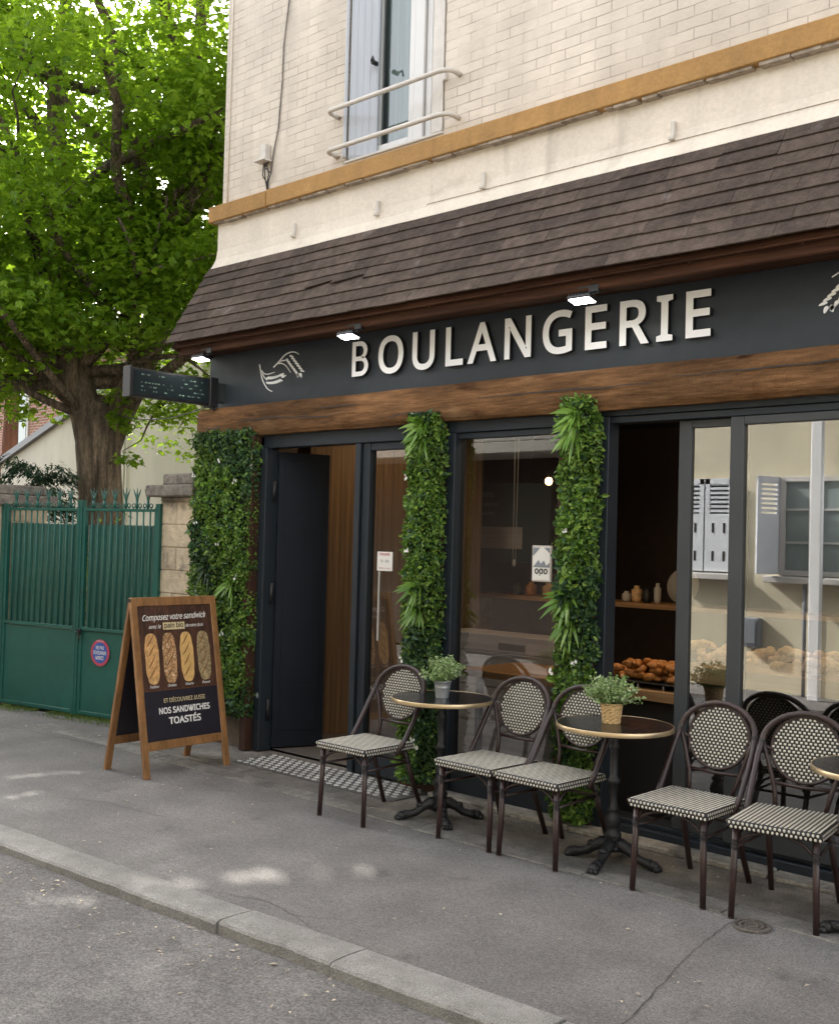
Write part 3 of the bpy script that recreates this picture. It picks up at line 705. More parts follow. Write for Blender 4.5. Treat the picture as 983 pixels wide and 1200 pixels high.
# frames
gy0, gy1 = 5.52, 5.58
fr = MB()
fr.box(-6.84,-4.915,5.50,5.60,2.365,2.47,.004); fr.box(-4.915,-3.99,5.505,5.60,2.395,2.47,.004); fr.box(-3.70,XR,5.50,5.62,2.435,2.475,.003); fr.box(-3.70,XR,5.515,5.62,2.395,2.433,.003)
fr.box(-6.84,-6.765,5.47,5.60,.01,2.363,.004)
fr.box(-5.80,-5.745,5.50,5.60,.01,2.363,.004); fr.box(-5.738,-5.665,5.52,5.59,.01,2.363,.004)
fr.box(-4.91,-4.835,5.49,5.60,.01,2.393,.004)
fr.box(-3.705,-3.635,5.49,5.60,.01,2.433,.004)
fr.box(-5.664,-4.915,5.525,5.59,2.31,2.363,.003); fr.box(-5.664,-4.915,5.52,5.59,.02,.17,.003)
fr.box(-4.834,-3.99,5.525,5.59,.02,.22,.003); fr.box(-4.834,-3.99,5.525,5.59,2.355,2.393,.003)
fr.box(-3.634,XR,5.50,5.60,.02,.075,.003); fr.box(-3.634,XR,5.55,5.60,.076,.10,.002)
f1 = bp('shopfront_frame', fr, M['alu'])
fr = MB()
def leafframe(x0, x1, y0, y1, zt=2.393, zb=.10, t=.08, tb=.11):
    fr.box(x0, x0+t, y0, y1, zb, zt, .004); fr.box(x1-t, x1, y0, y1, zb, zt, .004)
    fr.box(x0+t, x1-t, y0, y1, zb, zb+tb, .004); fr.box(x0+t, x1-t, y0, y1, zt-.045, zt, .004)
leafframe(-3.215,-2.80,5.565,5.605)
bp('sliding_door', fr, M['alu_grey'])
fr = MB()
for x0, x1 in ((-2.875,-.75),(-.749,1.2),(1.201,3.1)): leafframe(x0, x1, 5.515, 5.56, zt=2.392, zb=.102)
bp('fixed_window_frame', fr, M['alu_grey'])
def pane(x0, x1, y, z0, z1, m):
    q = MB(); q.poly([(x0,y,z0),(x1,y,z0),(x1,y,z1),(x0,y,z1)]); return bp('glass_pane', q, m)
pane(-5.664,-4.915,5.555,.17,2.31,M['glass2']); pane(-4.834,-3.99,5.555,.22,2.355,M['glass2'])
pane(-3.136,-2.88,5.585,.21,2.35,M['glass'])
pane(-2.795,-.83,5.54,.21,2.35,M['glass']); pane(-.67,1.12,5.54,.21,2.35,M['glass']); pane(1.28,3.02,5.54,.21,2.35,M['glass'])
# open door leaf
b = MB(); p0 = Vector((-6.74,5.58)); p1 = Vector((-6.58,5.97)); d = (p1-p0); L = d.length; ang = math.atan2(d.y, d.x)
b.X = Matrix.Translation((p0.x,p0.y,0)) @ Matrix.Rotation(ang, 4, 'Z')
b.box(0,L,0,.05,.03,2.34,.004); b.box(.055,L-.05,-.006,.0,.16,2.26,.003); b.box(.06,L-.055,-.008,-.0055,.5,.508); b.X = None
dl = bp('open_door', b, M['navy'])
for zz in (.25,1.15,1.95):
    b = MB(); b.tube([(-6.752,5.545,zz),(-6.752,5.545,zz+.16)], .014, 10); bp('hinge', b, M['black'], dl)
b = MB(); b.box(-6.80,-6.78,5.4665,5.4695,.42,.46); b.box(-6.805,-6.775,5.4635,5.467,.435,.445); bp('catch', b, M['galv'], f1)
b = MB(); b.box(-6.875,-6.85,5.392,5.3998,2.20,2.34,.003); bp('door_contact', b, M['rail'])
# interior
b = MB(); b.poly([(-7.36,5.6,.02),(XR-.25,5.6,.02),(XR-.25,YB,.02),(-7.36,YB,.02)]); bp('shop_floor', b, M['intfloor'])
b = MB(); b.box(-7.36,XR-.25,5.60,10.2,2.85,3.1); bp('shop_ceiling', b, M['ceil'])
b = MB(); b.box(-7.36,-7.33,5.6,10.2,.02,2.85); b.box(XR-.3,XR-.27,5.6,10.2,.02,2.85); b.box(-7.36,XR-.25,9.6,9.7,.02,2.85); bp('shop_wall', b, M['intwall'])
b = MB(); q0 = Vector((-7.06,6.18)); q1 = Vector((-6.35,7.6)); d = q1-q0; b.X = Matrix.Translation((q0.x,q0.y,0)) @ Matrix.Rotation(math.atan2(d.y,d.x), 4, 'Z')
n = 34
for i in range(n): b.box(d.length*i/n, d.length*(i+1)/n-.0012, 0, .05, .02, 2.5, .0012)
b.box(0,d.length,.01,.06,2.5,2.85); b.X = None; bp('wood_partition', b, M['intwood'])
# --- interior furnishing (things)
def put(name, b, m, label, cat, loc, group=None):
    o = b.build(name, m, None, None, loc=loc, sub=loc); return tag(o, label, cat, group)
ct = thing('display_counter', 'long pale oak counter with dark base carrying breads behind the right-hand shop window', 'counter', (-2.0,6.1,0.02))
b = MB(); b.box(-5.1,-3.99,5.92,6.6,.74,.79,.004); b.box(-3.985,-3.40,5.92,6.6,.735,.80,.004); b.box(-3.395,2.2,5.92,6.6,.88,.98,.004); b.build('countertop', M['counter'], ct, sub=(-2.0,6.1,.02))
b = MB(); b.box(-3.9,-3.41,6.0,6.55,.02,.735); b.box(-3.41,2.15,6.0,6.55,.02,.88); b.build('base', M['ceil'], ct, sub=(-2.0,6.1,.02))
b = MB(); b.box(-5.0,-4.96,5.96,6.0,.02,.74); b.box(-4.05,-4.01,5.96,6.0,.02,.74); b.build('leg', M['ceil'], ct, sub=(-2.0,6.1,.02))
ty = thing('glass_tray', 'raised black tray holding the heap of croissants on the counter', 'tray', (-3.6,6.1,.80))
b = MB(); b.box(-3.97,-3.43,5.95,6.4,.832,.842,.003); b.build('tray', M['black'], ty, sub=(-3.6,6.1,.80))
for xx in (-3.88,-3.7,-3.52):
    for yy_ in (5.97,6.36):
        b = MB(); b.tube([(xx,yy_,.80),(xx,yy_,.832)], .006, 6); b.build('foot', M['plate_white'], ty, sub=(-3.6,6.1,.80))
def croissant_mesh():
    b = MB(); n = 9; pts = []; rr = []
    for i in range(n*2+1):
        t = i/(n*2)*2-1; a = t*1.25; pts.append((sin(a)*.065, .05-cos(a)*.05, .0)); w0 = (1-abs(t)**1.8)*.030+.006; rr.append(w0*(1.0 if i % 2 else .84))
    b.tube(pts, rr, 9); return b
cm = croissant_mesh().build('croissant', M['croissant']); tag(cm, 'golden croissant in the heap on the raised tray behind the open window', 'croissant', 'croissants heaped on the tray')
rc = random.Random(8); first = True
for k in range(84):
    lay = 0 if k < 40 else (1 if k < 68 else 2)
    o = cm if first else cm.copy()
    if not first: COL.objects.link(o)
    first = False
    o.location = (-3.95+rc.uniform(0,.50)*(1-.10*lay)+.02*lay, 5.99+rc.uniform(0,.36)*(1-.2*lay), .864+lay*.036+rc.uniform(0,.012))
    o.rotation_euler = (rc.uniform(-.5,.5), rc.uniform(-.4,.4), rc.uniform(0,6.28)); s_ = rc.uniform(.66,.84); o.scale = (s_,s_,s_)
b = MB(); b.tube([(-.09,0,0),(-.075,0,.004),(-.04,0,.006),(0,0,.008),(.04,0,.006),(.075,0,.004),(.09,0,0)], [.006,.022,.032,.036,.032,.022,.006], 9)
lf = b.build('bread_roll', M['loaf']); tag(lf, 'pale bread roll in the pile along the counter behind the glass', 'bread roll', 'bread rolls piled on the counter')
first = True
for k in range(130):
    lay = 0 if k < 66 else (1 if k < 108 else 2)
    o = lf if first else lf.copy()
    if not first: COL.objects.link(o)
    first = False
    o.location = (rc.uniform(-3.34,-1.0), 5.99+rc.uniform(0,.40)*(1-.25*lay), 1.008+lay*.036+rc.uniform(0,.01)); o.rotation_euler = (rc.uniform(-.3,.3), rc.uniform(-.25,.25), rc.uniform(0,6.28)); s_ = rc.uniform(.62,.9); o.scale = (s_,s_,s_)
o = None
b = MB(); 
for k in range(7): b.ball((-4.42+k*.065+rc.uniform(-.01,.01),6.03+rc.uniform(-.03,.08),.825+rc.uniform(0,.02)),.045,.035,.028,8,5,.06)
put('bread_basket', b, M['loaf'], 'small pile of pastries on the narrow oak shelf behind the middle window', 'pastries', (-4.2,6.05,.79))
cb = thing('plank_cabinet', 'whitewashed plank cabinet with a dark slot inside behind the middle window', 'cabinet', (-5.2,6.8,.02))
b = MB()
for k in range(5): b.box(-5.9,-4.65,6.62,6.95,.30+k*.135,.43+k*.135,.004)
b.box(-5.9,-4.65,6.64,6.95,.02,.30); b.build('body', M['cabinet'], cb, sub=(-5.2,6.8,.02))
b = MB(); b.box(-5.33,-5.08,6.61,6.63,.86,.91); b.build('slot', M['ceil'], cb, sub=(-5.2,6.8,.02))
mp_ = thing('menu_board', 'dark teal menu board with small lettering on the wall behind the middle window', 'menu board', (-6.45,8.0,1.5))
b = MB(); b.box(-6.98,-5.9,8.0,8.04,1.5,2.22,.004); b.box(-6.5,-6.46,8.04,9.6,1.8,1.84); b.build('panel', M['teal'], mp_, sub=(-6.45,8.0,1.5))
for i, (tx, hh) in enumerate((('Nos Pains', .055), ('Nos Viennoiseries', .035), ('Nos Sandwiches', .035))):
    me = text(tx, hh, off=.01); text_obj('menu_line', me, M['menu_ink'], mp_, Matrix.Translation((6.45,-8.0,-1.5)) @ facade_mtx(-6.9, 7.997, 2.10-i*.085))
b = MB(); b.box(-6.75,-6.2,7.994,7.999,1.62,1.82); b.build('menu_picture', M['cabinet'], mp_, sub=(-6.45,8.0,1.5))
sh = thing('wall_shelf', 'dark wall shelf with jars at the back of the shop', 'shelf', (-4.9,8.2,1.2))
b = MB(); b.box(-6.9,-3.0,8.0,8.4,1.16,1.20,.003); b.box(-6.9,-6.86,8.1,8.4,.02,1.16); b.box(-3.04,-3.0,8.1,8.4,.02,1.16); b.build('board', M['counter'], sh, sub=(-4.9,8.2,1.2))
for k, (x, r, h, mm) in enumerate(((-5.18,.04,.09,'plate_white'),(-5.08,.045,.14,'loaf'),(-4.98,.035,.12,'black'),(-4.88,.03,.17,'plate_white'),(-6.2,.05,.12,'croissant'),(-6.35,.05,.10,'black'),(-6.0,.06,.12,'loaf'))):
    b = MB(); b.lathe([(r*.8,0),(r,h*.2),(r,h*.75),(r*.5,h*.85),(r*.55,h)], 14)
    o = b.build('jar', M[mm], loc=(x,8.15,1.20)); tag(o, ('white','tan','black','tall white','brown','dark','pale')[k] + ' jar standing on the shelf at the back of the shop', 'jar', 'jars on the shop shelf')
b = MB(); b.X = Matrix.Rotation(radians(80), 4, 'X'); b.lathe([(.001,.0),(.10,.004),(.15,.015),(.148,.02),(.001,.008)], 28); b.X = None
o = b.build('plate', M['plate_white'], loc=(-4.72,8.3,1.35)); tag(o, 'round white plate leaning at the back of the shelf', 'plate')
for k, (x, y, z) in enumerate(((-6.95,6.9,2.12),(-5.55,7.5,2.2),(-3.75,7.4,2.40),(-1.5,7.6,2.4))):
    t = thing('pendant_lamp', ('small warm bulb glowing inside the open doorway','warm bulb glowing inside behind the middle window','warm bulb glowing behind the sliding glass door','warm bulb glowing behind the large right-hand window')[k], 'lamp', (x,y,z), 0, 'pendant bulbs in the shop')
    b = MB(); b.ball((0,0,0),.032,.032,.034,12,8); b.build('bulb', M['bulb'], t)
    b = MB(); b.lathe([(.02,.03),(.022,.05),(.016,.08),(.004,.085)], 10); b.tube([(0,0,.08),(0,0,2.84-z)], .003, 5); b.build('socket', M['black'], t)
for k, (x, y) in enumerate(((-3.6,6.15),(-2.6,6.2),(-1.5,6.2),(-4.4,6.3),(-6.3,6.5))):  # extra lamps added to brighten the breads, counter and doorway
    t = thing('added_fill_spot', 'added fill spot in the shop ceiling ' + ('above the croissants','behind the sliding door','behind the large window','behind the middle window','inside the doorway')[k], 'lamp', (x,y,2.84), 0, 'added fill spots in the shop')
    b = MB(); b.lathe([(.055,0),(.06,-.012),(.05,-.02),(.045,-.004)], 16, caps=False); b.build('ring', M['black'], t)
    b = MB(); b.lathe([(.001,-.006),(.045,-.006),(.045,-.003)], 16, smooth=False); b.build('lens', M['spot'], t)
b = MB(); b.tube([(-4.465,5.66,2.38),(-4.46,5.66,1.56)], .0022, 5); b.tube([(-4.435,5.66,2.38),(-4.44,5.66,1.56)], .0022, 5); b.lathe([(.004,0),(.011,.008),(.013,.03),(.004,.045)], 10, (-4.45,5.66,1.525))
put('blind_cord', b, M['rail'], 'thin pair of white blind cords with a pull hanging in the middle window', 'cord', (-4.45,5.66,1.525))
# notices on glass
nb = thing('notice', 'white notice with red heading stuck on the glass beside the door', 'notice', (-5.51,5.55,1.45))
b = MB(); b.box(-5.59,-5.44,5.546,5.5525,1.455,1.59,.0); b.build('sheet', M['ink_white'], nb, sub=(-5.51,5.55,1.45))
me = text('HORAIRES', .014, width=.10, off=.02); text_obj('heading', me, M['sign_red'], nb, Matrix.Translation((5.51,-5.55,-1.45)) @ facade_mtx(-5.565,5.5445,1.565))
me = text('7h - 20h', .018, width=.08, off=.01); text_obj('hours', me, M['grey_box'], nb, Matrix.Translation((5.51,-5.55,-1.45)) @ facade_mtx(-5.555,5.5445,1.515))
me = text('FERMÉ LE LUNDI', .008, width=.11, off=.01); text_obj('footer', me, M['sign_red'], nb, Matrix.Translation((5.51,-5.55,-1.45)) @ facade_mtx(-5.57,5.5445,1.47))
b = MB(); b.box(-5.575,-5.56,5.545,5.5535,.96,1.45); put('door_handle_bar', b, M['plate_white'], 'thin white vertical strip under the notice on the side glass', 'strip', (-5.567,5.55,.96))
ps = thing('small_poster', 'small framed black and white poster in the middle window by the leafy column', 'poster', (-4.13,5.55,1.44))
b = MB(); b.box(-4.215,-4.065,5.540,5.5535,1.44,1.665,.003); b.build('frame', M['rail'], ps, sub=(-4.13,5.55,1.44))
b = MB(); b.box(-4.205,-4.075,5.537,5.5395,1.45,1.655); b.build('sheet', M['ink_white'], ps, sub=(-4.13,5.55,1.44))
b = MB(); b.prism([(-4.203,1.53),(-4.16,1.575),(-4.145,1.55),(-4.12,1.572),(-4.10,1.54),(-4.077,1.56),(-4.077,1.53)], 5.5345, 5.5365, 'y'); b.prism([(-4.203,1.6),(-4.203,1.652),(-4.15,1.652)], 5.5345, 5.5365, 'y'); b.prism([(-4.12,1.652),(-4.077,1.652),(-4.077,1.62)], 5.5345, 5.5365, 'y'); b.build('picture', M['grey_box'], ps, sub=(-4.13,5.55,1.44))
me = text('ogo', .040, width=.10, off=.03); text_obj('word', me, M['ink_black'], ps, Matrix.Translation((4.13,-5.55,-1.44)) @ facade_mtx(-4.19,5.536,1.49))

# ------------------------------------------------------------------ small things on the front
rq = thing('junction_box', 'small beige electrical box with loose wires on the upper brick wall', 'junction box', (-7.0,5.60,4.66))
b = MB(); b.box(-7.055,-6.985,5.54,5.598,4.70,4.83,.004); b.box(-7.085,-6.955,5.50,5.598,4.685,4.70,.003); b.build('box', M['rail'], rq, sub=(-7.0,5.60,4.66))
b = MB()
for k in range(4):
    x = -7.03+k*.02; b.tube([(x,5.57,4.69),(x+U(-.03,.03),5.55,4.64),(x+U(-.02,.05),5.56,4.58),(-7.0+U(-.02,.02),5.585,4.52),(-7.0,5.59,4.44)], .005, 5)
b.build('wires', M['iron'], rq, sub=(-7.0,5.60,4.66))
b = MB(); pts = [(-6.965,5.588,4.60),(-6.95,5.588,4.72),(-6.89,5.59,4.95),(-6.86,5.59,5.3),(-6.855,5.59,5.6),(-6.80,5.588,5.95),(-6.74,5.59,6.4),(-6.70,5.59,7.2),(-6.69,5.59,9.3)]
b.tube(pts, .006, 6); put('wall_cable', b, M['capstone'], 'dark cable running up the painted brick wall from the junction box', 'cable', (-6.965,5.588,4.6))
b = MB(); pts = []
for i in range(13): t = i/12; pts.append((-7.62+(-11.6+7.62)*t, 5.62+(7.1-5.62)*t, 2.79+.28*t-.10*sin(pi*t)))
b.tube(pts, .006, 5); put('overhead_wire', b, M['iron'], 'thin dark wire strung between the tree and the shop corner', 'wire', (-7.62,5.62,2.79))

# floods
def flood(x, label):
    t = thing('sign_floodlight', label, 'lamp', (x,5.2,3.10), 0, 'floodlights under the awning')
    b = MB(); b.X = Matrix.Translation((0,-.05,-.045)) @ Matrix.Rotation(radians(-13), 4, 'X')
    b.box(-.078,.078,-.045,.045,0,.020,.005); 
    for k in range(7): b.box(-.07+k*.022,-.064+k*.022,-.038,.038,.020,.030)
    b.build('housing', M['black'], t)
    b2 = MB(); b2.X = b.X; b2.box(-.068,.068,-.036,.036,-.004,-.0005); b2.build('lit_face', M['lamp_on'], t)
    b = MB(); b.tube([(-.05,.0,.045),(-.05,0,0),(-.04,-.03,-.02)], .008, 6); b.tube([(.05,.0,.045),(.05,0,0),(.04,-.03,-.02)], .008, 6); b.box(-.06,.06,-.012,.012,.036,.046); b.box(.02,.085,-.02,.02,.0,.05,.006); b.build('bracket', M['black'], t)
flood(-7.22, 'leftmost small black floodlight lit under the awning corner above the hanging sign')
flood(-5.53, 'small black floodlight lit under the awning above the letter B')
flood(-3.61, 'small black floodlight lit under the awning above the letters G and E')

# projecting display sign
bs = thing('projecting_sign', 'black box sign with dim dotted writing sticking out from the shop corner', 'sign', (-7.42,5.46,2.72))
sb_ = (-7.42,5.46,2.72)
b = MB(); b.box(-7.46,-7.385,4.62,5.44,2.725,2.945,.006); b.box(-7.475,-7.37,4.615,4.64,2.715,2.955,.004); b.box(-7.475,-7.37,5.36,5.44,2.715,2.955,.004); b.build('cabinet', M['black'], bs, sub=sb_)
b = MB(); b.box(-7.3845,-7.382,4.66,5.34,2.745,2.925); b.build('screen', M['screen'], bs, sub=sb_)
b = MB(); rd = random.Random(4)
for row in range(5):
    y = 4.72
    while y < 5.28:
        l = rd.uniform(.008,.03)
        if rd.random() < .62 and not (5.0 < y < 5.06): b.poly([(-7.3805,y,2.770+row*.031),(-7.3805,y+l,2.770+row*.031),(-7.3805,y+l,2.780+row*.031),(-7.3805,y,2.780+row*.031)])
        y += l+rd.uniform(.006,.03)
b.build('writing', M['led'], bs, sub=sb_)
b = MB(); b.box(-7.45,-7.39,5.44,5.53,2.76,2.92,.004); b.tube([(-7.42,5.40,2.72),(-7.42,5.44,2.70),(-7.42,5.50,2.71)], .012, 8); b.build('bracket', M['alu_grey'], bs, sub=sb_)

# ------------------------------------------------------------------ leafy panels
def leafpanel(x0, x1, yf, yb, z0, z1, label, seed, nleaf, tufts, flowers, darks=()):
    rr = random.Random(seed); loc = ((x0+x1)/2, yb, z0)
    t = thing('green_screen', label, 'artificial hedge', loc, 0, 'artificial hedges on the shopfront')
    b = MB(); b.box(x0+.03, x1-.02, yf+.05, yb, z0+.03, z1-.03); b.build('backing', M['backing'], t, sub=loc)
    b = MB(); b2 = MB()
    n = nleaf; wx = x1-x0; wy = yb-yf
    for i in range(n):
        u = rr.random()
        z = rr.uniform(z0, z1); 
        bulge = .5+.5*mnoise.noise(Vector((z*4.5, seed, 0))); bx = mnoise.noise(Vector((z*5, seed, 3)))*.030 + rr.gauss(0,.006)
        if u < .70:
            x = rr.uniform(x0-.005, x1+.005)+bx; nrm = Vector((0,-1,0)); y = yf + .06 - .085*(.5+.8*mnoise.noise(Vector((x*8,z*8,seed)))) - rr.uniform(0,.035) + rr.choice((0,0,.02))
            y += .03*(abs((x-(x0+x1)/2)/(wx/2))**3)
        elif u < .88: x = x1 + bx + rr.uniform(-.015,.015); y = rr.uniform(yf+.02, yb); nrm = Vector((1,-.3,0))
        elif u < .96: x = x0 + bx + rr.uniform(-.015,.015); y = rr.uniform(yf+.02, yb); nrm = Vector((-1,-.3,0))
        else: x = rr.uniform(x0, x1); y = rr.uniform(yf, yb); z = z1 + rr.uniform(-.02,.02) if rr.random() < .7 else z0 + rr.uniform(-.03,.02); nrm = Vector((0,-.4,.8))
        d = Vector((rr.gauss(0,.7), rr.gauss(0,.5), rr.gauss(-.15,.7))) + nrm*.45
        nn = (nrm + Vector((rr.gauss(0,.5), rr.gauss(0,.5), rr.gauss(.25,.5)))).normalized()
        zone = mnoise.noise(Vector((x*3.2,z*2.1,seed*3.3)))
        tgt = b2 if (zone < -.18 and rr.random() < .7) or rr.random() < .10 else b
        s_ = rr.uniform(.019,.040) * (1.1 if tgt is b2 else 1)
        big = mnoise.noise(Vector((x*4,z*4,seed*5.1))) > .22 and rr.random() < .35
        if big: s_ *= 1.75
        tgt.leaf(Vector((x,y,z)), d, nn, s_, s_*(.62 if not big else .45), .18)
    b.build('foliage', M['box_leaf'], t, sub=loc); b2.build('dark_foliage', M['dark_leaf'], t, sub=loc)
    for (tx, tz, dark) in tufts:
        b = MB(); c = Vector((tx, yf+.01, tz))
        for k in range(rr.randint(22,34) if not dark else 26):
            a = rr.uniform(0,2*pi); el = rr.uniform(.15,1.1); d = Vector((cos(a)*cos(el), -sin(el)*.8-.1, sin(a)*cos(el)+.12)).normalized(); l = rr.uniform(.07,.165)*(1.15 if dark else 1); w0 = .028 if not dark else .010
            sd_ = d.cross(Vector((0,-1,.3))).normalized(); prev = None
            for q in range(5):
                tt = q/4; p = c + d*l*tt + Vector((0,-.02,-.07))*tt*tt; ww = w0*.5*abs(sin(pi*(.12+.88*tt)))**.8 if q < 4 else .0008
                cur = (b.av(p-sd_*ww), b.av(p+sd_*ww))
                if prev: b.smooth = True; b.af((prev[0],prev[1],cur[1],cur[0]))
                prev = cur
        b.build('strap_leaf_tuft', M['dark_leaf'] if dark else M['lily_leaf'], t, sub=loc)
    for (fx, fz) in flowers:
        b = MB()
        for q in range(3):
            c = Vector((fx+rr.uniform(-.018,.018), yf-.025+rr.uniform(-.01,.01), fz+rr.uniform(-.018,.018)))
            for k in range(5):
                a = 2*pi*k/5+rr.random(); b.leaf(c, Vector((cos(a),-.35,sin(a))), Vector((0,-1,0)), .013, .009, .1)
        b.build('flower', M['petal'], t, sub=loc)
    return t
leafpanel(-7.60,-6.87,5.37,5.49,.28,2.49,'wide leafy green panel with white flowers left of the door behind the wooden board', 1, 15500, [(-7.38,1.42,True),(-7.05,1.30,False)], [(-7.2,2.26),(-7.53,2.16),(-7.5,1.76),(-7.2,1.6),(-7.32,1.66),(-7.1,.9),(-6.95,1.35),(-7.45,1.2),(-7.0,2.1)])
leafpanel(-5.155,-4.905,5.36,5.48,.10,2.50,'narrow leafy green column between the side glass and the middle window', 2, 7800, [(-5.03,2.36,False),(-5.02,2.44,False),(-5.03,1.36,False),(-5.02,1.22,False)], [(-5.13,2.1),(-5.1,1.62),(-5.12,.88),(-5.0,.36),(-4.97,.32),(-5.03,.40)])
leafpanel(-3.90,-3.685,5.36,5.48,.08,2.53,'narrow leafy green column between the middle window and the open window', 3, 7400, [(-3.80,2.36,False),(-3.79,2.44,False),(-3.82,1.36,False),(-3.80,1.22,False)], [(-3.82,1.76),(-3.90,.92),(-3.7,.34),(-3.74,1.0)])

# ------------------------------------------------------------------ bistro chairs
def arc_frame():
    pts = []
    # left foot of the hoop on the seat side, up to the bend, over the top, down again
    def side(sx): return [(sx*.212,.03,.395),(sx*.214,.10,.475),(sx*.215,.17,.575),(sx*.213,.235,.68),(sx*.205,.268,.735)]
    L_ = side(-1); top = []
    for k in range(1, 14):
        a = pi*k/14; top.append((-.205*cos(a), .268+.052*sin(a), .735+.148*sin(a)))
    return L_ + top + side(1)[::-1]
def make_chair():
    root = thing('bistro_chair', '', 'chair')
    sw, sdp, sz = .212, .215, .452
    # woven seat: dark pad with ivory strands
    b = MB(); b.mi = 0; b.box(-sw, sw, -sdp-.02, sdp-.02, sz-.044, sz-.002, .013)
    b.mi = 1; nX = 20; px = 2*(sw-.006)/nX
    def strand(p0, p1, side_, h):
        d = (p1-p0); m_ = (p0+p1)/2 + h; b.smooth = True
        s2 = side_
        v = [p0-s2*.6, p0+s2*.6, p1+s2*.6, p1-s2*.6, m_-s2, m_+s2]
        i = [b.av(q) for q in v]
        b.af((i[0],i[1],i[5],i[4])); b.af((i[4],i[5],i[2],i[3])); b.af((i[0],i[4],i[3])); b.af((i[1],i[2],i[5]))
        b.smooth = False
    for i in range(nX):
        x = -sw+.006+px*(i+.5); nY = 14; y0 = -sdp-.013; y1 = sdp-.027; prev = None; hw = px*.26
        b.smooth = True
        for j in range(nY+1):
            yy = y0+(y1-y0)*j/nY; hz = -.0006+.0007*sin(j*2.1+i*2.4) - (.0012 if j in (0,nY) else 0); xw = x + .0006*sin(j*1.7+i)
            cur = [b.av((xw-hw,yy,sz-.0021)), b.av((xw-hw*.5,yy,sz+hz)), b.av((xw+hw*.5,yy,sz+hz)), b.av((xw+hw,yy,sz-.0021))]
            if prev:
                for q in range(3): b.af((prev[q],prev[q+1],cur[q+1],cur[q]))
            prev = cur
        b.smooth = False
        for row in range(2):
            zz = sz-.013-row*.0185; xo = x + (px*.5 if row else 0)
            if xo > sw-.004: continue
            for ysg, yy in ((-1,-sdp-.0205),(1,sdp-.0195)):
                b.X = None; strand(Vector((xo,yy,zz+.0065)), Vector((xo,yy,zz-.0065)), Vector((px*.29,0,0)), Vector((0,ysg*.0025,0)))
    nY = 20; py = (2*sdp-.01)/nY
    for j in range(nY):
        for row in range(2):
            y = -sdp-.02+.005+py*(j+.5)+(py*.5 if row else 0); zz = sz-.013-row*.0185
            if y > sdp-.026: continue
            for sx in (-1,1): strand(Vector((sx*(sw+.0005),y,zz+.0065)), Vector((sx*(sw+.0005),y,zz-.0065)), Vector((0,py*.30,0)), Vector((sx*.0025,0,0)))
    b.mi = 0; b.build('seat', [M['weave_d'], M['weave_w']], root)
    # oval woven back
    b = MB(); cz, cy = .712, .300; rx, rz = .165, .158; lean = radians(-12)
    b.X = Matrix.Translation((0,.292,.712)) @ Matrix.Rotation(lean, 4, 'X')
    n = 36; b.mi = 0
    fr_ = [(rx*cos(2*pi*k/n), rz*sin(2*pi*k/n)) for k in range(n)]; b.prism(fr_, -.004, .004, 'y')
    b.mi = 1; dx, dz = .0222, .0160
    for j in range(-12, 13):
        for i in range(-9, 10):
            x = (i + (.5 if j % 2 else 0))*dx; z = j*dz
            if (x/(rx-.007))**2 + (z/(rz-.005))**2 > 1: continue
            for sy in (-1, 1):
                v = [(x-.0058,sy*.0042,z-.0049),(x+.0058,sy*.0042,z-.0049),(x+.0058,sy*.0042,z+.0049),(x-.0058,sy*.0042,z+.0049),(x-.0040,sy*.0068,z-.0026),(x+.0040,sy*.0068,z-.0026),(x+.0040,sy*.0068,z+.0026),(x-.0040,sy*.0068,z+.0026)]
                ii = [b.av(q) for q in v]; b.smooth = True
                for q in ((4,5,6,7),(0,1,5,4),(1,2,6,5),(2,3,7,6),(3,0,4,7)): b.af([ii[w_] for w_ in (q if sy < 0 else q[::-1])])
                b.smooth = False
    b.mi = 0; b.build('backrest', [M['weave_d'], M['weave_w']], root)
    b = MB(); b.X = Matrix.Translation((0,.292,.712)) @ Matrix.Rotation(lean, 4, 'X')
    b.tube([(rx*cos(2*pi*k/n), 0, rz*sin(2*pi*k/n)) for k in range(n)], .0085, 8, closed=True); b.build('back_ring', M['rattan'], root)
    b = MB(); b.tube(arc_frame(), .0145, 10); b.build('hoop_frame', M['rattan'], root)
    b = MB()
    for sx in (-1,1):
        b.tube([(sx*.200,.270,.735),(sx*.170,.262,.64),(sx*.135,.245,.53),(sx*.115,.205,.43)], .0115, 8)
        b.tube([(sx*.152,.290,.69),(sx*.197,.268,.72)], .007, 6)
    b.tube([(-.138,.248,.545),(0,.25,.538),(.138,.248,.545)], .009, 8); b.build('inner_frame', M['rattan'], root)
    for sx in (-1,1):
        b = MB(); b.tube([(sx*.208,.262,.71),(sx*.203,.270,.745)], .0165, 8); b.build('binding', M['wrap'], root)
        b = MB(); b.tube([(sx*.2125,.06,.425),(sx*.213,.085,.455)], .0155, 8); b.build('binding', M['wrap'], root)
    def leg(pts, wz):
        b = MB(); b.tube(pts, [.0155]*(len(pts)-1)+[.0145], 10); b.tube([pts[-1], (pts[-1][0],pts[-1][1],0)], .0152, 8)
        lo = b.build('leg', M['rattan'], root)
        b = MB(); k = (pts[0][2]-wz)/(pts[0][2]-pts[-1][2]); c = Vector(pts[0]).lerp(Vector(pts[-1]), k); dd = (Vector(pts[-1])-Vector(pts[0])).normalized()
        for q in range(6): 
            c2 = c + dd*(q*.0085-.02); b.tube([c2-dd*.0032, c2, c2+dd*.0032], [.0165,.0185,.0165], 8)
        b.build('leg_binding', M['wrap'], lo)
    for sx in (-1,1):
        leg([(sx*.178,-.195,.425),(sx*.183,-.200,.2),(sx*.188,-.207,.006)], .335)
        leg([(sx*.140,.165,.425),(sx*.150,.240,.22),(sx*.163,.325,.006)], .335)
    b = MB()
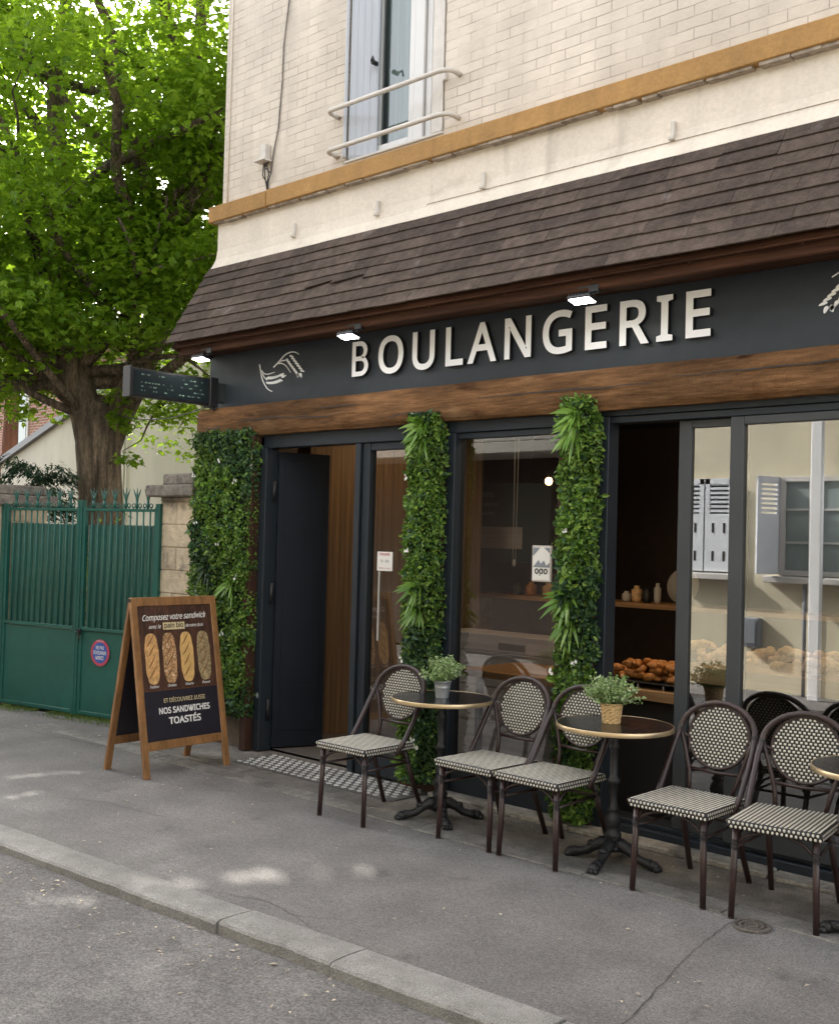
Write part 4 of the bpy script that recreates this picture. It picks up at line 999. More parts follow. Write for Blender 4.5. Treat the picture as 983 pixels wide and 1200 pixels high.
    def brace(a, c, h0=.325, h1=.405):
        a = Vector(a); c = Vector(c); pts = []
        for k in range(9):
            t = k/8; q = abs(sin(pi*t))**.6; pts.append(a.lerp(c, t) + Vector((0,0,(h1-h0)*q)))
        b.tube(pts, .0075, 6)
    brace((-.18,-.198,.33),(.18,-.198,.33)); brace((-.18,-.198,.33),(-.145,.20,.33)); brace((.18,-.198,.33),(.145,.20,.33)); brace((-.145,.20,.33),(.145,.20,.33))
    b.tube([(-.18,-.198,.318),(-.146,.205,.318)], .008, 6); b.tube([(.18,-.198,.318),(.146,.205,.318)], .008, 6)
    b.tube([(-.147,.205,.318),(.147,.205,.318)], .008, 6)
    b.build('stretcher', M['rattan'], root)
    return root
chairs = [(-4.827,4.75,0.5,'chair nearest the door, left of the metal pot'),
          (-4.0,4.905,-1,'chair right of the metal pot table, its back fully seen'),
          (-3.553,4.895,-1,'chair whose back is half hidden by the basket pot table'),
          (-2.745,4.925,1.0,'chair standing just right of the basket pot table'),
          (-2.25,4.94,9.0,'rightmost chair, turned slightly, behind the cut-off table')]
proto = make_chair()
for i, (x, y, rz, lb) in enumerate(chairs):
    c = proto if i == 0 else copytree(proto)
    c.location = (x,y,0); c.rotation_euler = (0,0,radians(rz)); c['label'] = 'black and ivory woven ' + lb; c['category'] = 'chair'; c['group'] = 'woven bistro chairs on the terrace'

# ------------------------------------------------------------------ bistro tables
def make_table():
    root = thing('bistro_table', '', 'table')
    b = MB(); b.lathe([(.001,.713),(.300,.713),(.303,.716),(.303,.7355),(.001,.7355)], 64, smooth=False); tp = b.build('tabletop', M['tabletop'], root)
    b = MB(); b.lathe([(.3035,.711),(.308,.712),(.309,.715),(.309,.733),(.3075,.7362),(.3035,.7367),(.3035,.711)], 64, caps=False); b.build('rim', M['brass'], tp)
    b = MB(); b.lathe([(.058,.075),(.052,.10),(.034,.125),(.046,.15),(.046,.165),(.030,.18),(.036,.20),(.046,.23),(.038,.26),(.025,.275),(.034,.285),(.034,.295),(.023,.31),(.023,.42),(.033,.43),(.033,.445),(.022,.46),(.021,.60),(.028,.61),(.028,.625),(.021,.64),(.022,.67),(.036,.69),(.036,.70)], 18); b.build('column', M['iron'], root)
    b = MB()
    for k in range(4): b.X = Matrix.Rotation(pi/2*k, 4, 'Z'); b.box(0,.19,-.012,.012,.698,.708); 
    b.X = None; b.build('top_bracket', M['iron'], root)
    for k in range(4):
        b = MB(); b.X = Matrix.Rotation(pi/2*k, 4, 'Z')
        b.tube([(.02,0,.105),(.06,0,.105),(.105,0,.080),(.145,0,.048),(.185,0,.038),(.215,0,.034)], [.036,.035,.027,.023,.024,.029], 8)
        b.ball((.228,0,.030),.036,.030,.029,8,6); b.ball((.250,.019,.018),.021,.012,.017,6,5); b.ball((.254,0,.019),.022,.012,.018,6,5); b.ball((.250,-.019,.018),.021,.012,.017,6,5)
        b.ball((.118,0,.092),.026,.026,.018,6,5); b.build('foot', M['iron'], root)
    return root
tabs = [(-4.46,5.01,52,'round black bistro table with brass rim carrying the metal pot, nearest the door'),
        (-3.245,5.02,10,'round black bistro table with brass rim carrying the basket pot'),
        (-1.815,4.95,30,'round black bistro table with brass rim cut off at the right edge, empty top')]
proto = make_table()
for i, (x, y, rz, lb) in enumerate(tabs):
    c = proto if i == 0 else copytree(proto)
    c.location = (x,y,0); c.rotation_euler = (0,0,radians(rz)); c['label'] = lb; c['category'] = 'table'; c['group'] = 'bistro tables on the terrace'

# ------------------------------------------------------------------ pot plants
def herb(root, z0, rad, h, seed, droopy=0):
    rr = random.Random(seed); b = MB(); st = MB()
    for k in range(120):
        a = rr.uniform(0,2*pi); el = rr.uniform(.12,1.5); d = Vector((cos(a)*cos(el), sin(a)*cos(el), sin(el))); L = rad*rr.uniform(.75,1.15)
        p0 = Vector((cos(a)*.02, sin(a)*.02, z0)); p1 = p0 + Vector((d.x*L, d.y*L, d.z*h*rr.uniform(.85,1.2) + .025))
        st.tube([p0, p0.lerp(p1,.5)+Vector((0,0,.01)), p1], .0009, 4)
        for q in range(13):
            t = .25 + .75*q/12; c = p0.lerp(p1, t) + Vector((rr.gauss(0,.006),rr.gauss(0,.006),.01*sin(pi*t)+rr.gauss(0,.005)))
            dd = Vector((rr.gauss(0,1),rr.gauss(0,1),rr.gauss(.3,.7))); s_ = rr.uniform(.012,.021)
            b.leaf(c, dd, Vector((rr.gauss(0,.6),rr.gauss(0,.6),1)), s_, s_*.72, .1)
    f = b.build('foliage', M['herb_leaf'], root); st.build('stems', M['herb_leaf'], root)
t = thing('potted_plant', 'small bushy green plant in a grey metal bucket pot on the left table', 'pot plant', (-4.445,4.99,.7357), 0, 'small pot plants on the tables')
b = MB(); b.lathe([(.038,0),(.0385,.003),(.046,.06),(.047,.062),(.047,.066),(.0465,.068),(.0515,.096),(.054,.098),(.054,.104),(.050,.104),(.046,.09),(.001,.088)], 28); b.build('pot', M['galv'], t)
b = MB(); b.lathe([(.001,.091),(.046,.091),(.047,.088)], 20); b.build('soil', M['soil'], t)
herb(t, .085, .125, .12, 5)
t = thing('potted_plant', 'small bushy green plant in a woven straw basket pot on the middle table', 'pot plant', (-3.275,5.03,.7357), 0, 'small pot plants on the tables')
b = MB(); rows = 10; n = 40
rg = []
for j in range(rows*2+1):
    tt = j/(rows*2); rbase = .046+.012*tt
    rg.append([b.av(((rbase+.0022*sin(k*pi/2+ (pi if (j//2) % 2 else 0))+.0012*(j % 2))*cos(2*pi*k/n), (rbase+.0022*sin(k*pi/2+(pi if (j//2) % 2 else 0))+.0012*(j % 2))*sin(2*pi*k/n), .102*tt)) for k in range(n)])
b.smooth = False
for a_, c_ in zip(rg, rg[1:]):
    for k in range(n): b.af((a_[k], a_[(k+1) % n], c_[(k+1) % n], c_[k]))
b.af(rg[0][::-1]); b.tube([(.058*cos(2*pi*k/24), .058*sin(2*pi*k/24), .103) for k in range(24)], .004, 6, closed=True); b.build('basket', M['basket'], t)
b = MB(); b.lathe([(.001,.093),(.050,.093),(.054,.088)], 20); b.build('soil', M['soil'], t)
herb(t, .085, .145, .125, 9)

# ------------------------------------------------------------------ A-board
ab = thing('sandwich_board', 'wooden A-frame board with bread poster about sandwiches standing on the pavement', 'sandwich board', (-6.75,4.64,0), radians(93))
W = .375; HB = 1.225; half = .245
def panel_mtx(sgn):  # panel plane coordinates: x across, y up along the slope, z outward
    a = math.atan2(half-.012, HB)
    if sgn < 0: return Matrix.Translation((0,-half,0)) @ Matrix.Rotation(pi/2-a, 4, 'X')
    return Matrix.Translation((0,half,0)) @ Matrix.Rotation(pi, 4, 'Z') @ Matrix.Rotation(pi/2-a, 4, 'X')
SL = sqrt(HB**2+(half-.012)**2)
for sgn_ in (-1,1):
    Mx = panel_mtx(sgn_); fw_ = .052
    b = MB(); b.X = Mx
    b.box(-W,-W+fw_,0,SL-.0,-.026,0,.004); b.box(W-fw_,W,0,SL-.0,-.026,0,.004)
    b.box(-W+fw_,W-fw_,SL-.062,SL,-.024,.001,.003); b.box(-W+fw_,W-fw_,.185,.245,-.024,-.001,.003)
    frm = b.build('panel_frame', M['board_wood'], ab)
    b = MB(); b.X = Mx; b.box(-W+fw_-.004,W-fw_+.004,.242,SL-.058,-.016,-.009)
    bd = b.build('board', M['poster_dark'], ab)
    if sgn_ > 0: continue
    x0, x1 = -W+fw_, W-fw_; wd = x1-x0; yb_, yt_ = .245, SL-.062; hh = yt_-yb_; ysplit = yb_+hh*.37
    b = MB(); b.X = Mx; b.box(x0,x1,ysplit,yt_,-.009,-.0075); ph = b.build('poster_picture', M['poster_brown'], bd)
    b = MB(); b.X = Mx; b.box(x0,x1,ysplit-.003,ysplit,-.009,-.007); b.build('poster_rule', M['bread_cut'], bd)
    def tx(body, cxx, yy, hgt, wid, m, off=.0, shear=0.0, rot=0.0, name='poster_line', z=-.0062):
        me = text(body, hgt, width=wid, off=off, shear=shear)
        text_obj(name, me, m, bd, Mx @ Matrix.Translation((cxx, yy, z)) @ Matrix.Rotation(rot, 4, 'Z') @ Matrix.Translation((-wid/2, 0, 0)))
    tx('Composez votre sandwich', -.005, yb_+hh*.895, .040, .56, M['ink_white'], .015, .35, radians(1.0))
    tx('avec le', -.185, yb_+hh*.830, .026, .105, M['ink_white'], .01, .35)
    b = MB(); b.X = Mx; b.box(-.115,.075,yb_+hh*.817,yb_+hh*.872,-.0072,-.0062); b.build('poster_label', M['ink_cream'], bd)
    tx('pain bio', -.02, yb_+hh*.832, .034, .165, M['ink_black'], .02, 0, 0, z=-.0055)
    tx('de votre choix', .165, yb_+hh*.832, .022, .16, M['ink_white'], .01, .35)
    for k, (bm_, nm) in enumerate((('bread','Tradition'),('bread_seed','Céréales'),('bread_gold','Sésame'),('bread_grey','Pavot'))):
        cxk = x0 + wd*(.145+.235*k); yl, yh = ysplit+.042, yb_+hh*.795; mid = (yl+yh)/2; L = (yh-yl)/2; r0 = .058
        b = MB(); b.X = Mx; pts = []
        for q in range(28):
            a = 2*pi*q/28; ca, sa = cos(a), sin(a); pts.append((cxk + r0*abs(ca)**.62*(1 if ca > 0 else -1)*(1+.04*sin(q*2.1)), mid + L*(abs(sa)**.72)*(1 if sa > 0 else -1)))
        b.prism(pts, -.0073, -.0058, 'z'); lo = b.build('printed_loaf', M[bm_], bd)
        b = MB(); b.X = Mx
        for q in range(4):
            yy = yl + (yh-yl)*(.17+.21*q); n_ = 8; prev = None
            for s_ in range(n_+1):
                t_ = s_/n_; xx = cxk - r0*.72 + r0*1.35*t_; y2 = yy - .02 + .10*t_**1.3; w2 = .0075*sin(pi*t_)+.0005
                if prev: b.poly([(prev[0],prev[1]-prev[2],-.0054),(xx,y2-w2,-.0054),(xx,y2+w2,-.0054),(prev[0],prev[1]+prev[2],-.0054)])
                prev = (xx, y2, w2)
        b.build('score_marks', M['bread_cut'], lo)
        tx(nm, cxk, ysplit+.018, .017, .075, M['ink_white'], .01, .3)
    tx('ET DÉCOUVREZ AUSSI', .02, yb_+hh*.275, .028, .36, M['ink_cream'], .012)
    tx('NOS SANDWICHES', .015, yb_+hh*.195, .040, .445, M['ink_white'], .03)
    tx('TOASTÉS', .01, yb_+hh*.115, .044, .28, M['ink_white'], .03)
b = MB(); b.tube([(-W+.03,0,HB-.02),(-W+.0,0,HB-.02)], .012, 8); b.box(-W-.004,-W+.0,-.02,.02,HB-.03,HB-.01); b.build('hinge', M['black'], ab)

# ------------------------------------------------------------------ green gate
gang = math.atan2(.2,1.0); G0 = Vector((-10.147,5.049,0)); GL = 2.03
gt = thing('metal_gate', 'green painted double metal gate with spiked scroll top and round parking sign', 'gate', G0, gang)
def gpart(n, b, m=None): return b.build(n, m or M['green'], gt)
cpx = 1.055
for (xa, xb) in ((0.02,cpx-.03),(cpx+.03,GL-.03)):
    b = MB(); b.box(xa+.03,xb,-.008,.008,.06,.78,.002); gpart('lower_panel', b)
    b = MB(); b.box(xa,xa+.035,-.02,.02,.03,1.90,.003); b.box(xb-.02,xb+.015,-.02,.02,.03,1.90,.003)
    b.box(xa+.035,xb-.02,-.02,.02,.03,.065,.003); b.box(xa+.035,xb-.02,-.024,.02,.785,.815,.003); b.box(xa+.035,xb-.02,-.02,.02,1.86,1.885,.003); gpart('leaf_frame', b)
    b = MB(); nb_ = int((xb-xa)/.078); 
    pts = []; xx = xa+.035; k = 0
    while xx < xb-.02: pts.append((xx, .014 if k % 2 else .026)); xx += .0195; k += 1
    for (p0, p1) in zip(pts, pts[1:]): b.poly([(p0[0],p0[1],.815),(p1[0],p1[1],.815),(p1[0],p1[1],1.735+(.012 if k % 2 else 0)),(p0[0],p0[1],1.735)])
    sh_ = gpart('sheet', b)
    for i in range(1, nb_):
        x = xa+.03+(xb-xa-.03)*i/nb_; b = MB(); b.tube([(x,-.006,.815),(x,-.006,1.86)], .0075, 8); gpart('bar', b)
    ns = 6; 
    for i in range(ns):
        x = xa+.05+(xb-xa-.10)*(i+.5)/ns; b = MB()
        b.tube([(x,0,1.885),(x,0,1.96)], .012, 8); 
        for s2 in (-1,0,1):
            b.tube([(x,0,1.95),(x+s2*.012,0,1.99),(x+s2*.030,0,2.025),(x+s2*.046,0,2.06+(.012 if s2 == 0 else 0))], [.013,.011,.009,.003], 6, sq=.55)
        gpart('spike', b)
        for s2 in (-1,1):
            cx_ = x+s2*.036; b = MB(); pts = []
            for q in range(17): a = -pi/2 + s2*q/16*2*pi*1.15; rr_ = .023-.010*q/16; pts.append((cx_+cos(a)*rr_*1, 0, 1.912+sin(a)*rr_))
            b.tube(pts, .0048, 6); gpart('scroll', b)
b = MB(); b.box(cpx-.032,cpx+.028,-.03,.03,.02,1.96,.004); b.box(cpx-.006,cpx+.002,-.034,-.03,.03,1.94); gpart('meeting_post', b)
b = MB(); b.box(cpx+.03,cpx+.07,-.045,-.02,.745,.80,.004); b.tube([(cpx+.05,-.045,.775),(cpx+.05,-.07,.775),(cpx+.10,-.07,.77)], .009, 8); b.tube([(cpx+.05,-.035,.74),(cpx+.05,-.035,.69)], .006, 6); gpart('handle', b, M['iron'])
for x, nm in ((.0,0),(GL,1)):
    b = MB(); b.box(x-.03,x+.02,-.03,.03,.02,1.93,.004); gpart('gate_post', b)
ns_ = thing('parking_sign', 'round blue no parking sign with red rim fixed on the green gate', 'sign', G0 + Vector((cos(gang),sin(gang),0))*1.365 + Vector((sin(gang),-cos(gang),0))*.014 + Vector((0,0,.60)), gang)
b = MB(); b.X = Matrix.Rotation(pi/2, 4, 'X'); b.lathe([(.001,0),(.118,0),(.118,.003),(.001,.003)], 40, smooth=False); b.X = None; b.build('disc', M['sign_red'], ns_)
b = MB(); b.X = Matrix.Rotation(pi/2, 4, 'X') @ Matrix.Translation((0,0,.0032)); b.lathe([(.001,0),(.092,0),(.092,.001),(.001,.001)], 40, smooth=False); b.X = None; b.build('face', M['sign_blue'], ns_)
for i, (tt, wd_) in enumerate((('NE PAS', .10), ('STATIONNER', .165), ('MERCI', .10))):
    me = text(tt, .030, width=wd_, off=.02); text_obj('sign_text', me, M['ink_white'], ns_, facade_mtx(-wd_/2, -.0056, .030-i*.045))
me = text('SORTIE DE VOITURES', .012, width=.09); text_obj('rim_text', me, M['ink_white'], ns_, facade_mtx(-.045, -.0045, .097))

# ------------------------------------------------------------------ stone gate pillars
def pillar(name, x0, x1, y0, y1, h, label, ov=.10):
    loc = ((x0+x1)/2,(y0+y1)/2,0); t = thing(name, label, 'pillar', loc, 0, 'stone gate pillars')
    b = MB(); z = 0; k = 0; rr = random.Random(int(abs(x0)*100))
    while z < h-.01:
        z1 = min(z+.195, h); j = rr.uniform(-.004,.004)
        if k % 2: xm = x0+(x1-x0)*rr.uniform(.35,.6); b.box(x0+j,xm-.002,y0+j,y1,z+.002,z1-.002,.006); b.box(xm+.002,x1,y0-j,y1,z+.002,z1-.002,.006)
        else: b.box(x0,x1+j,y0+j,y1,z+.002,z1-.002,.006)
        z = z1; k += 1
    b.box(x0+.01,x1-.01,y0+.01,y1-.01,0,h); b.build('shaft', M['pillar_stone'], t, sub=loc)
    b = MB(); b.box(x0-ov,x1+ov*.6,y0-ov,y1+ov,h,h+.10,.012); b.box(x0+.01,x1-.02,y0,y1,h+.10,h+.20,.014); b.build('cap', M['capstone'], t, sub=loc)
M['pillar_stone'] = mat('pale limestone', (.50,.41,.29), .9, nz=((2,.12),(12,.14),(70,.1)), spots=((2.4,.55,(.12,.10,.085),.85),(7,.60,(.20,.17,.14),.7)), island=.16, bump=((14,.5),(60,.35)))
pillar('stone_pillar', -8.17,-7.66,5.46,5.95,1.99,'pale limestone gate pillar with a slab cap beside the leafy wall')
pillar('stone_pillar', -10.80,-10.19,4.95,5.5,1.91,'stone gate pillar with a slab cap at the far left of the green gate')
b = MB(); b.box(-20,-10.62,5.15,5.4,0,1.6,.01); b.box(-20,-10.62,5.1,5.45,1.6,1.68,.01); put('garden_wall', b, M['pillar_stone'], 'stone garden wall left of the gate pillar', 'wall', (-15,5.27,0))
# grass tufts at the gate foot
b = MB(); rg_ = random.Random(21)
for k in range(2600):
    s_ = rg_.random()
    if s_ < .82: x = rg_.uniform(-11,-7.9); y = 5.075+.2*(x+10.02)-abs(rg_.gauss(0,.035))-.01
    else: x = rg_.uniform(-10.4,-8.3); y = 5.0+.2*(x+10.02)+rg_.uniform(-.15,.0)
    if mnoise.noise(Vector((x*3,1,2))) < -.15: continue
    h = rg_.uniform(.012,.045); a = rg_.uniform(0,2*pi)
    b.leaf(Vector((x,y,0)), Vector((cos(a)*.6,sin(a)*.6,1)), Vector((cos(a+1),sin(a+1),.2)), h, .005, .1)
b.build('grass_tufts', M['grass'], kind='stuff')

# ------------------------------------------------------------------ trees
def limb(b, p0, p1, r0, r1, n=6, wob=.12, sides=9):
    pts = []; rr = []
    sd_ = R()*50
    for i in range(n+1):
        t = i/n; p = p0.lerp(p1, t); L = (p1-p0).length
        p = p + Vector((mnoise.noise(Vector((t*2.2,sd_,0))), mnoise.noise(Vector((t*2.2,sd_,7))), mnoise.noise(Vector((t*2,sd_,13)))*.6))*L*wob*sin(pi*min(t*1.2,1)*.5 if t > 0 else 0)
        pts.append(p); rr.append(r0+(r1-r0)*t)
    b.tube(pts, rr, sides); return pts
GAPS = [(-4.2,3.70,.58,.13,62),(-7.66,3.98,.34,.05,84),(-7.06,3.82,.38,.07,68),(-6.6,3.45,.25,.06,75),(-8.65,4.5,.5,.07,65),(-4.72,2.82,.50,.07,45),(-9.6,4.3,.6,.08,70)]
GR = random.Random(99)
def in_gap(p):
    # thin places of the crown where the sun reaches the ground
    k = p.z/math.tan(EL); gx, gy = p.x - SUN.x*k, p.y - SUN.y*k
    for (cx_, cy_, a_, b_, an_) in GAPS:
        ca, sa = cos(radians(an_)), sin(radians(an_)); u = (gx-cx_)*ca+(gy-cy_)*sa; v = -(gx-cx_)*sa+(gy-cy_)*ca
        q = (u/a_)**2 + (v/b_)**2
        if q < 1.5 and GR.random() < 1.15 - .4*q: return True
    return False
def maple_leaves(b, c, n, rx, rz, lmin, lmax, rr, base=None):
    for i in range(n):
        while True:
            q = Vector((rr.uniform(-1,1), rr.uniform(-1,1), rr.uniform(-1,1)))
            if q.length < 1: break
        p = c + Vector((q.x*rx, q.y*rx, q.z*rz - .25*rz*(q.x*q.x+q.y*q.y)))
        if base is not None and in_gap(p+base): continue
        nrm = Vector((rr.gauss(0,.45), rr.gauss(0,.45), 1)); d = Vector((rr.gauss(0,1), rr.gauss(0,1), rr.gauss(-.45,.35)))
        b.maple(p, d, nrm, rr.uniform(lmin, lmax))
tloc = Vector((-12.05,7.2,0))
tr_ = thing('leafy_tree', 'large leafy spring tree with thick forked trunk behind the green gate', 'tree', tloc)
random.seed(31); rr = random.Random(31)
b = MB()
# trunk, slightly swollen at the fork
tk = [(.10,.16,0),(.07,.11,.4),(.02,.03,1.2),(.0,0,2.0),(-.03,-.05,2.7),(-.04,-.05,3.0),(-.03,-.04,3.22),(-.03,-.04,3.34)]
b.tube(tk, [.40,.30,.262,.256,.268,.275,.20,.06], 20)
forkL = [(-.05,-.09,2.6),(-.10,-.16,3.05),(-.19,-.31,3.6),(-.30,-.48,4.3),(-.34,-.5,5.5),(-.55,-.5,7.2),(-.5,-.3,9.3)]; b.tube(forkL, [.19,.20,.185,.165,.14,.10,.05], 14)
forkR = [(.0,.0,2.6),(.06,.10,3.05),(.19,.29,3.55),(.33,.52,4.3),(.48,.66,5.4),(.75,.7,6.8),(.9,.6,8.8)]; b.tube(forkR, [.19,.20,.19,.17,.145,.11,.05], 14)
ends = []
CC = Vector((0,0,7.6))
starts = [Vector(p) for p in forkL[1:]] + [Vector(p) for p in forkR[1:]]
for k in range(46):
    s_ = rr.choice(starts); a = rr.uniform(0,2*pi); e = rr.uniform(-.12,.9)
    L = rr.uniform(1.8,3.6); d = Vector((cos(a)*cos(e), sin(a)*cos(e), sin(e)))
    pts = limb(b, s_, s_+d*L, rr.uniform(.055,.10), .016, 6, .16, 7)
    ends += pts[2:]
    for q in range(3):
        s2 = pts[rr.randint(2,5)]; a2 = a+rr.uniform(-1.1,1.1); e2 = e+rr.uniform(-.7,.4); d2 = Vector((cos(a2)*cos(e2), sin(a2)*cos(e2), sin(e2)))
        p2 = limb(b, s2, s2+d2*rr.uniform(.6,1.4), .022, .006, 4, .15, 5); ends += p2[2:]
# a long bare-looking limb towards the shop roof
p_ = limb(b, Vector((.5,.15,4.9)), Vector((2.2,.1,6.0)), .085, .035, 7, .10, 8); ends += p_[3:]
p_ = limb(b, Vector((.62,.15,5.4)), Vector((2.9,.3,6.6)), .06, .02, 7, .10, 8); ends += p_[3:]
for (pa, pb, ra, rb_) in (((-.45,-.1,4.6),(-2.6,-.9,6.4),.10,.04),((.42,.12,4.4),(1.9,-1.2,6.6),.10,.04),((-.42,0,5.6),(-1.6,-1.6,8.4),.085,.03),((.62,.2,5.4),(1.2,-1.4,8.6),.085,.03),((-.30,-.06,3.8),(-1.8,-1.3,5.0),.075,.03),((.3,.06,3.9),(1.2,-1.4,5.1),.07,.03)):
    p_ = limb(b, Vector(pa), Vector(pb), ra, rb_, 7, .16, 9); ends += p_[3:]
for (x,y,z) in ((.62,-.1,2.95),(.78,-.15,2.55)):
    p_ = limb(b, Vector((.22,-.05,z-.05)), Vector((x,y,z)), .012, .004, 4, .1, 5)
b.build('trunk', M['bark'], tr_)
b = MB(); cl = []
for p in ends:
    if rr.random() < .62: cl.append(p + Vector((rr.gauss(0,.22), rr.gauss(0,.22), rr.gauss(0,.18))))
for k in range(300):
    while True:
        q = Vector((rr.uniform(-1,1), rr.uniform(-1,1), rr.uniform(-.95,1)))
        if .45 < q.length < 1: break
    cl.append(Vector((q.x*3.9, q.y*3.9, 7.7+q.z*3.9)))
for k in range(26):   # low skirt seen above the wall
    a = rr.uniform(0,2*pi); r_ = rr.uniform(.5,2.2); cl.append(Vector((cos(a)*r_, sin(a)*r_-.3, rr.uniform(3.85,4.5))))
# skirt reaching in front, left and right of the trunk as seen from the street
for (x,y,z) in ((-1.0,-.9,3.75),(-.6,-.9,3.9),(-1.5,-.9,3.55),(-1.9,-1.1,3.7),(.3,-.9,4.0),(.8,-.6,3.75),(1.1,-.5,3.95),(.0,-1,4.1),(-2.4,-1.2,4.0),(-.9,-.7,3.35),(-1.35,-.7,3.2),(-1.4,-.4,4.6),(-1.7,-.2,5.3),(-1.2,.3,5.9),(-1.6,0,6.6),(-.9,.4,5.0),(-1.3,.2,7.2),(.7,.2,7.6),(1.1,0,8.1),(.2,.3,8.2)): cl.append(Vector((x,y,z)))
for k in range(52):
    la = rr.uniform(-2.6,1.7); dp = rr.uniform(-1.5,-.5); cl.append(Vector((la*.536-dp*.844, la*.844+dp*.536, rr.uniform(4.0,5.6)-.12*abs(la))))
for c in cl:
    if c.z < 3.3 and c.length > 6: continue
    lat = c.x*.536 + c.y*.844; dep = -c.x*.844 + c.y*.536   # across / away from the street view
    if c.z < 3.85 and -.75 < lat < .62 and dep < .3: continue
    maple_leaves(b, c, rr.randint(95,150), rr.uniform(.36,.62), rr.uniform(.20,.34), .06, .105, rr, tloc)
for (x,y,z,n,r_) in ((.62,-.1,2.95,44,.20),(.50,-.1,3.08,36,.16),(.80,-.15,2.55,26,.18),(.95,-.15,2.53,16,.12),(.45,-.1,3.3,40,.2)):
    maple_leaves(b, Vector((x,y,z)), n, r_, .09, .06, .10, rr)
b.build('crown', M['leaf'], tr_)
# second tree further left, reddish trunk
t2 = thing('red_trunk_tree', 'tree with reddish trunk at the far left edge in front of the brick house', 'tree', (-23.9,11.9,0))
b = MB(); b.tube([(0,0,0),(.0,0,2),(.05,0,4),(.1,0,6),(.3,.1,8.5)], [.26,.2,.17,.13,.07], 12)
for k in range(12): s_ = Vector((.1,0,rr.uniform(5,8))); a = rr.uniform(0,2*pi); limb(b, s_, s_+Vector((cos(a)*2,sin(a)*2,rr.uniform(.3,1.6))), .05,.012,5,.15,6)
b.build('trunk', M['bark_red'], t2)
b = MB()
for k in range(90):
    while True:
        q = Vector((rr.uniform(-1,1), rr.uniform(-1,1), rr.uniform(-1,1)))
        if q.length < 1: break
    maple_leaves(b, Vector((q.x*3.4,q.y*3.4,8.1+q.z*2.7)), 95, .7, .4, .12, .2, rr)
b.build('crown', M['leaf'], t2)
shade_tree = thing('leafy_tree', 'leafy tree added behind the garden wall at the left edge to shade the pavement', 'tree', (-17.6,6.7,0))  # tree added left of the view so its crown shades the pavement
b = MB(); b.tube([(0,0,0),(0,0,1.5),(.05,0,3.2),(.1,0,5),(.1,0,7)], [.24,.19,.16,.12,.05], 12)
for k in range(14): s_ = Vector((.1,0,rr.uniform(3.4,6))); a = rr.uniform(0,2*pi); limb(b, s_, s_+Vector((cos(a)*2,sin(a)*2,rr.uniform(.3,1.6))), .05,.012,5,.15,6)
b.build('trunk', M['bark'], shade_tree)
b = MB()
for k in range(110):
    while True:
        q = Vector((rr.uniform(-1,1), rr.uniform(-1,1), rr.uniform(-1,1)))
        if q.length < 1: break
    maple_leaves(b, Vector((q.x*3.0,q.y*3.0,6.0+q.z*2.5)), 100, .6, .35, .08, .14, rr, Vector((-17.6,6.7,0)))
b.build('crown', M['leaf'], shade_tree)
t3 = thing('conifer_shrub', 'dark green drooping conifer behind the left gate pillar', 'shrub', (-12.6,6.6,0))
b = MB(); b.tube([(0,0,0),(0,0,1.2),(.1,0,2.1)], [.06,.05,.02], 8); b.build('trunk', M['bark'], t3)
b = MB()
for k in range(60):
    a = rr.uniform(0,2*pi); zz = rr.uniform(.9,2.45); L = rr.uniform(.5,1.25)*(1.15-.25*zz/2.4); p0 = Vector((0,0,zz)); p1 = Vector((cos(a)*L, sin(a)*L, zz+rr.uniform(-.12,.12)-.16*L))
    for q in range(150):
        t_ = rr.uniform(.1,1); p = p0.lerp(p1,t_) + Vector((rr.gauss(0,.04),rr.gauss(0,.04),.14*sin(pi*t_)+rr.gauss(0,.025)))
        b.leaf(p, (p1-p0).normalized()+Vector((rr.gauss(0,.6),rr.gauss(0,.6),rr.gauss(-.4,.3))), Vector((rr.gauss(0,.3),rr.gauss(0,.3),1)), rr.uniform(.05,.10), .018, .05)
b.build('foliage', M['conifer'], t3)
t4 = thing('low_shrub', 'light green shrub showing through the top of the left gate leaf', 'shrub', (-10.9,6.5,0))
b = MB()
for k in range(20):
    b_c = Vector((rr.uniform(-.9,.9), rr.uniform(-.3,.3), rr.uniform(.6,1.75)))
    for q in range(90): b.leaf(b_c+Vector((rr.gauss(0,.16),rr.gauss(0,.16),rr.gauss(0,.12))), Vector((rr.gauss(0,1),rr.gauss(0,1),rr.gauss(0,.6))), Vector((rr.gauss(0,.5),rr.gauss(0,.5),1)), rr.uniform(.04,.07), .03, .1)
b.build('foliage', M['leaf'], t4)
b = MB()
for k in range(6): b.tube([(rr.uniform(-.2,.2),0,0),(rr.uniform(-.6,.6),rr.uniform(-.2,.2),1.1)], .012, 5)
b.build('stems', M['bark'], t4)

# ------------------------------------------------------------------ neighbours behind
nh = thing('neighbour_house', 'pale rendered blank gable house behind the large tree', 'house', (-16,12,0))
b = MB(); b.prism([(-22.4,0),(-12.6,0),(-12.6,7.5),(-17.3,4.62),(-22.4,3.02)][::-1], 11.0, 16.0, 'y'); b.build('wall', M['cream_house'], nh, sub=(-16,12,0))
b = MB()
d0, d1, d2 = Vector((-22.6,2.96)), Vector((-17.3,4.62)), Vector((-12.4,7.62))
b.prism([d0, d1, d2, d2+Vector((-.03,.13)), d1+Vector((-.03,.12)), d0+Vector((-.03,.12))], 10.9, 16.1, 'y'); b.build('roof_edge', M['zinc'], nh, sub=(-16,12,0))
b = MB(); b.tube([(-17.6,10.95,0),(-17.6,10.95,4.4)], .025, 8); b.build('drainpipe', M['cream_house'], nh, sub=(-16,12,0))
n2 = thing('side_house', 'pale rendered house wall between the tree and the shop corner', 'house', (-13.0,12,0))
b = MB(); b.box(-13.4,-10.9,9.6,14,0,5.4); b.build('wall', M['cream_house'], n2, sub=(-13.0,12,0))
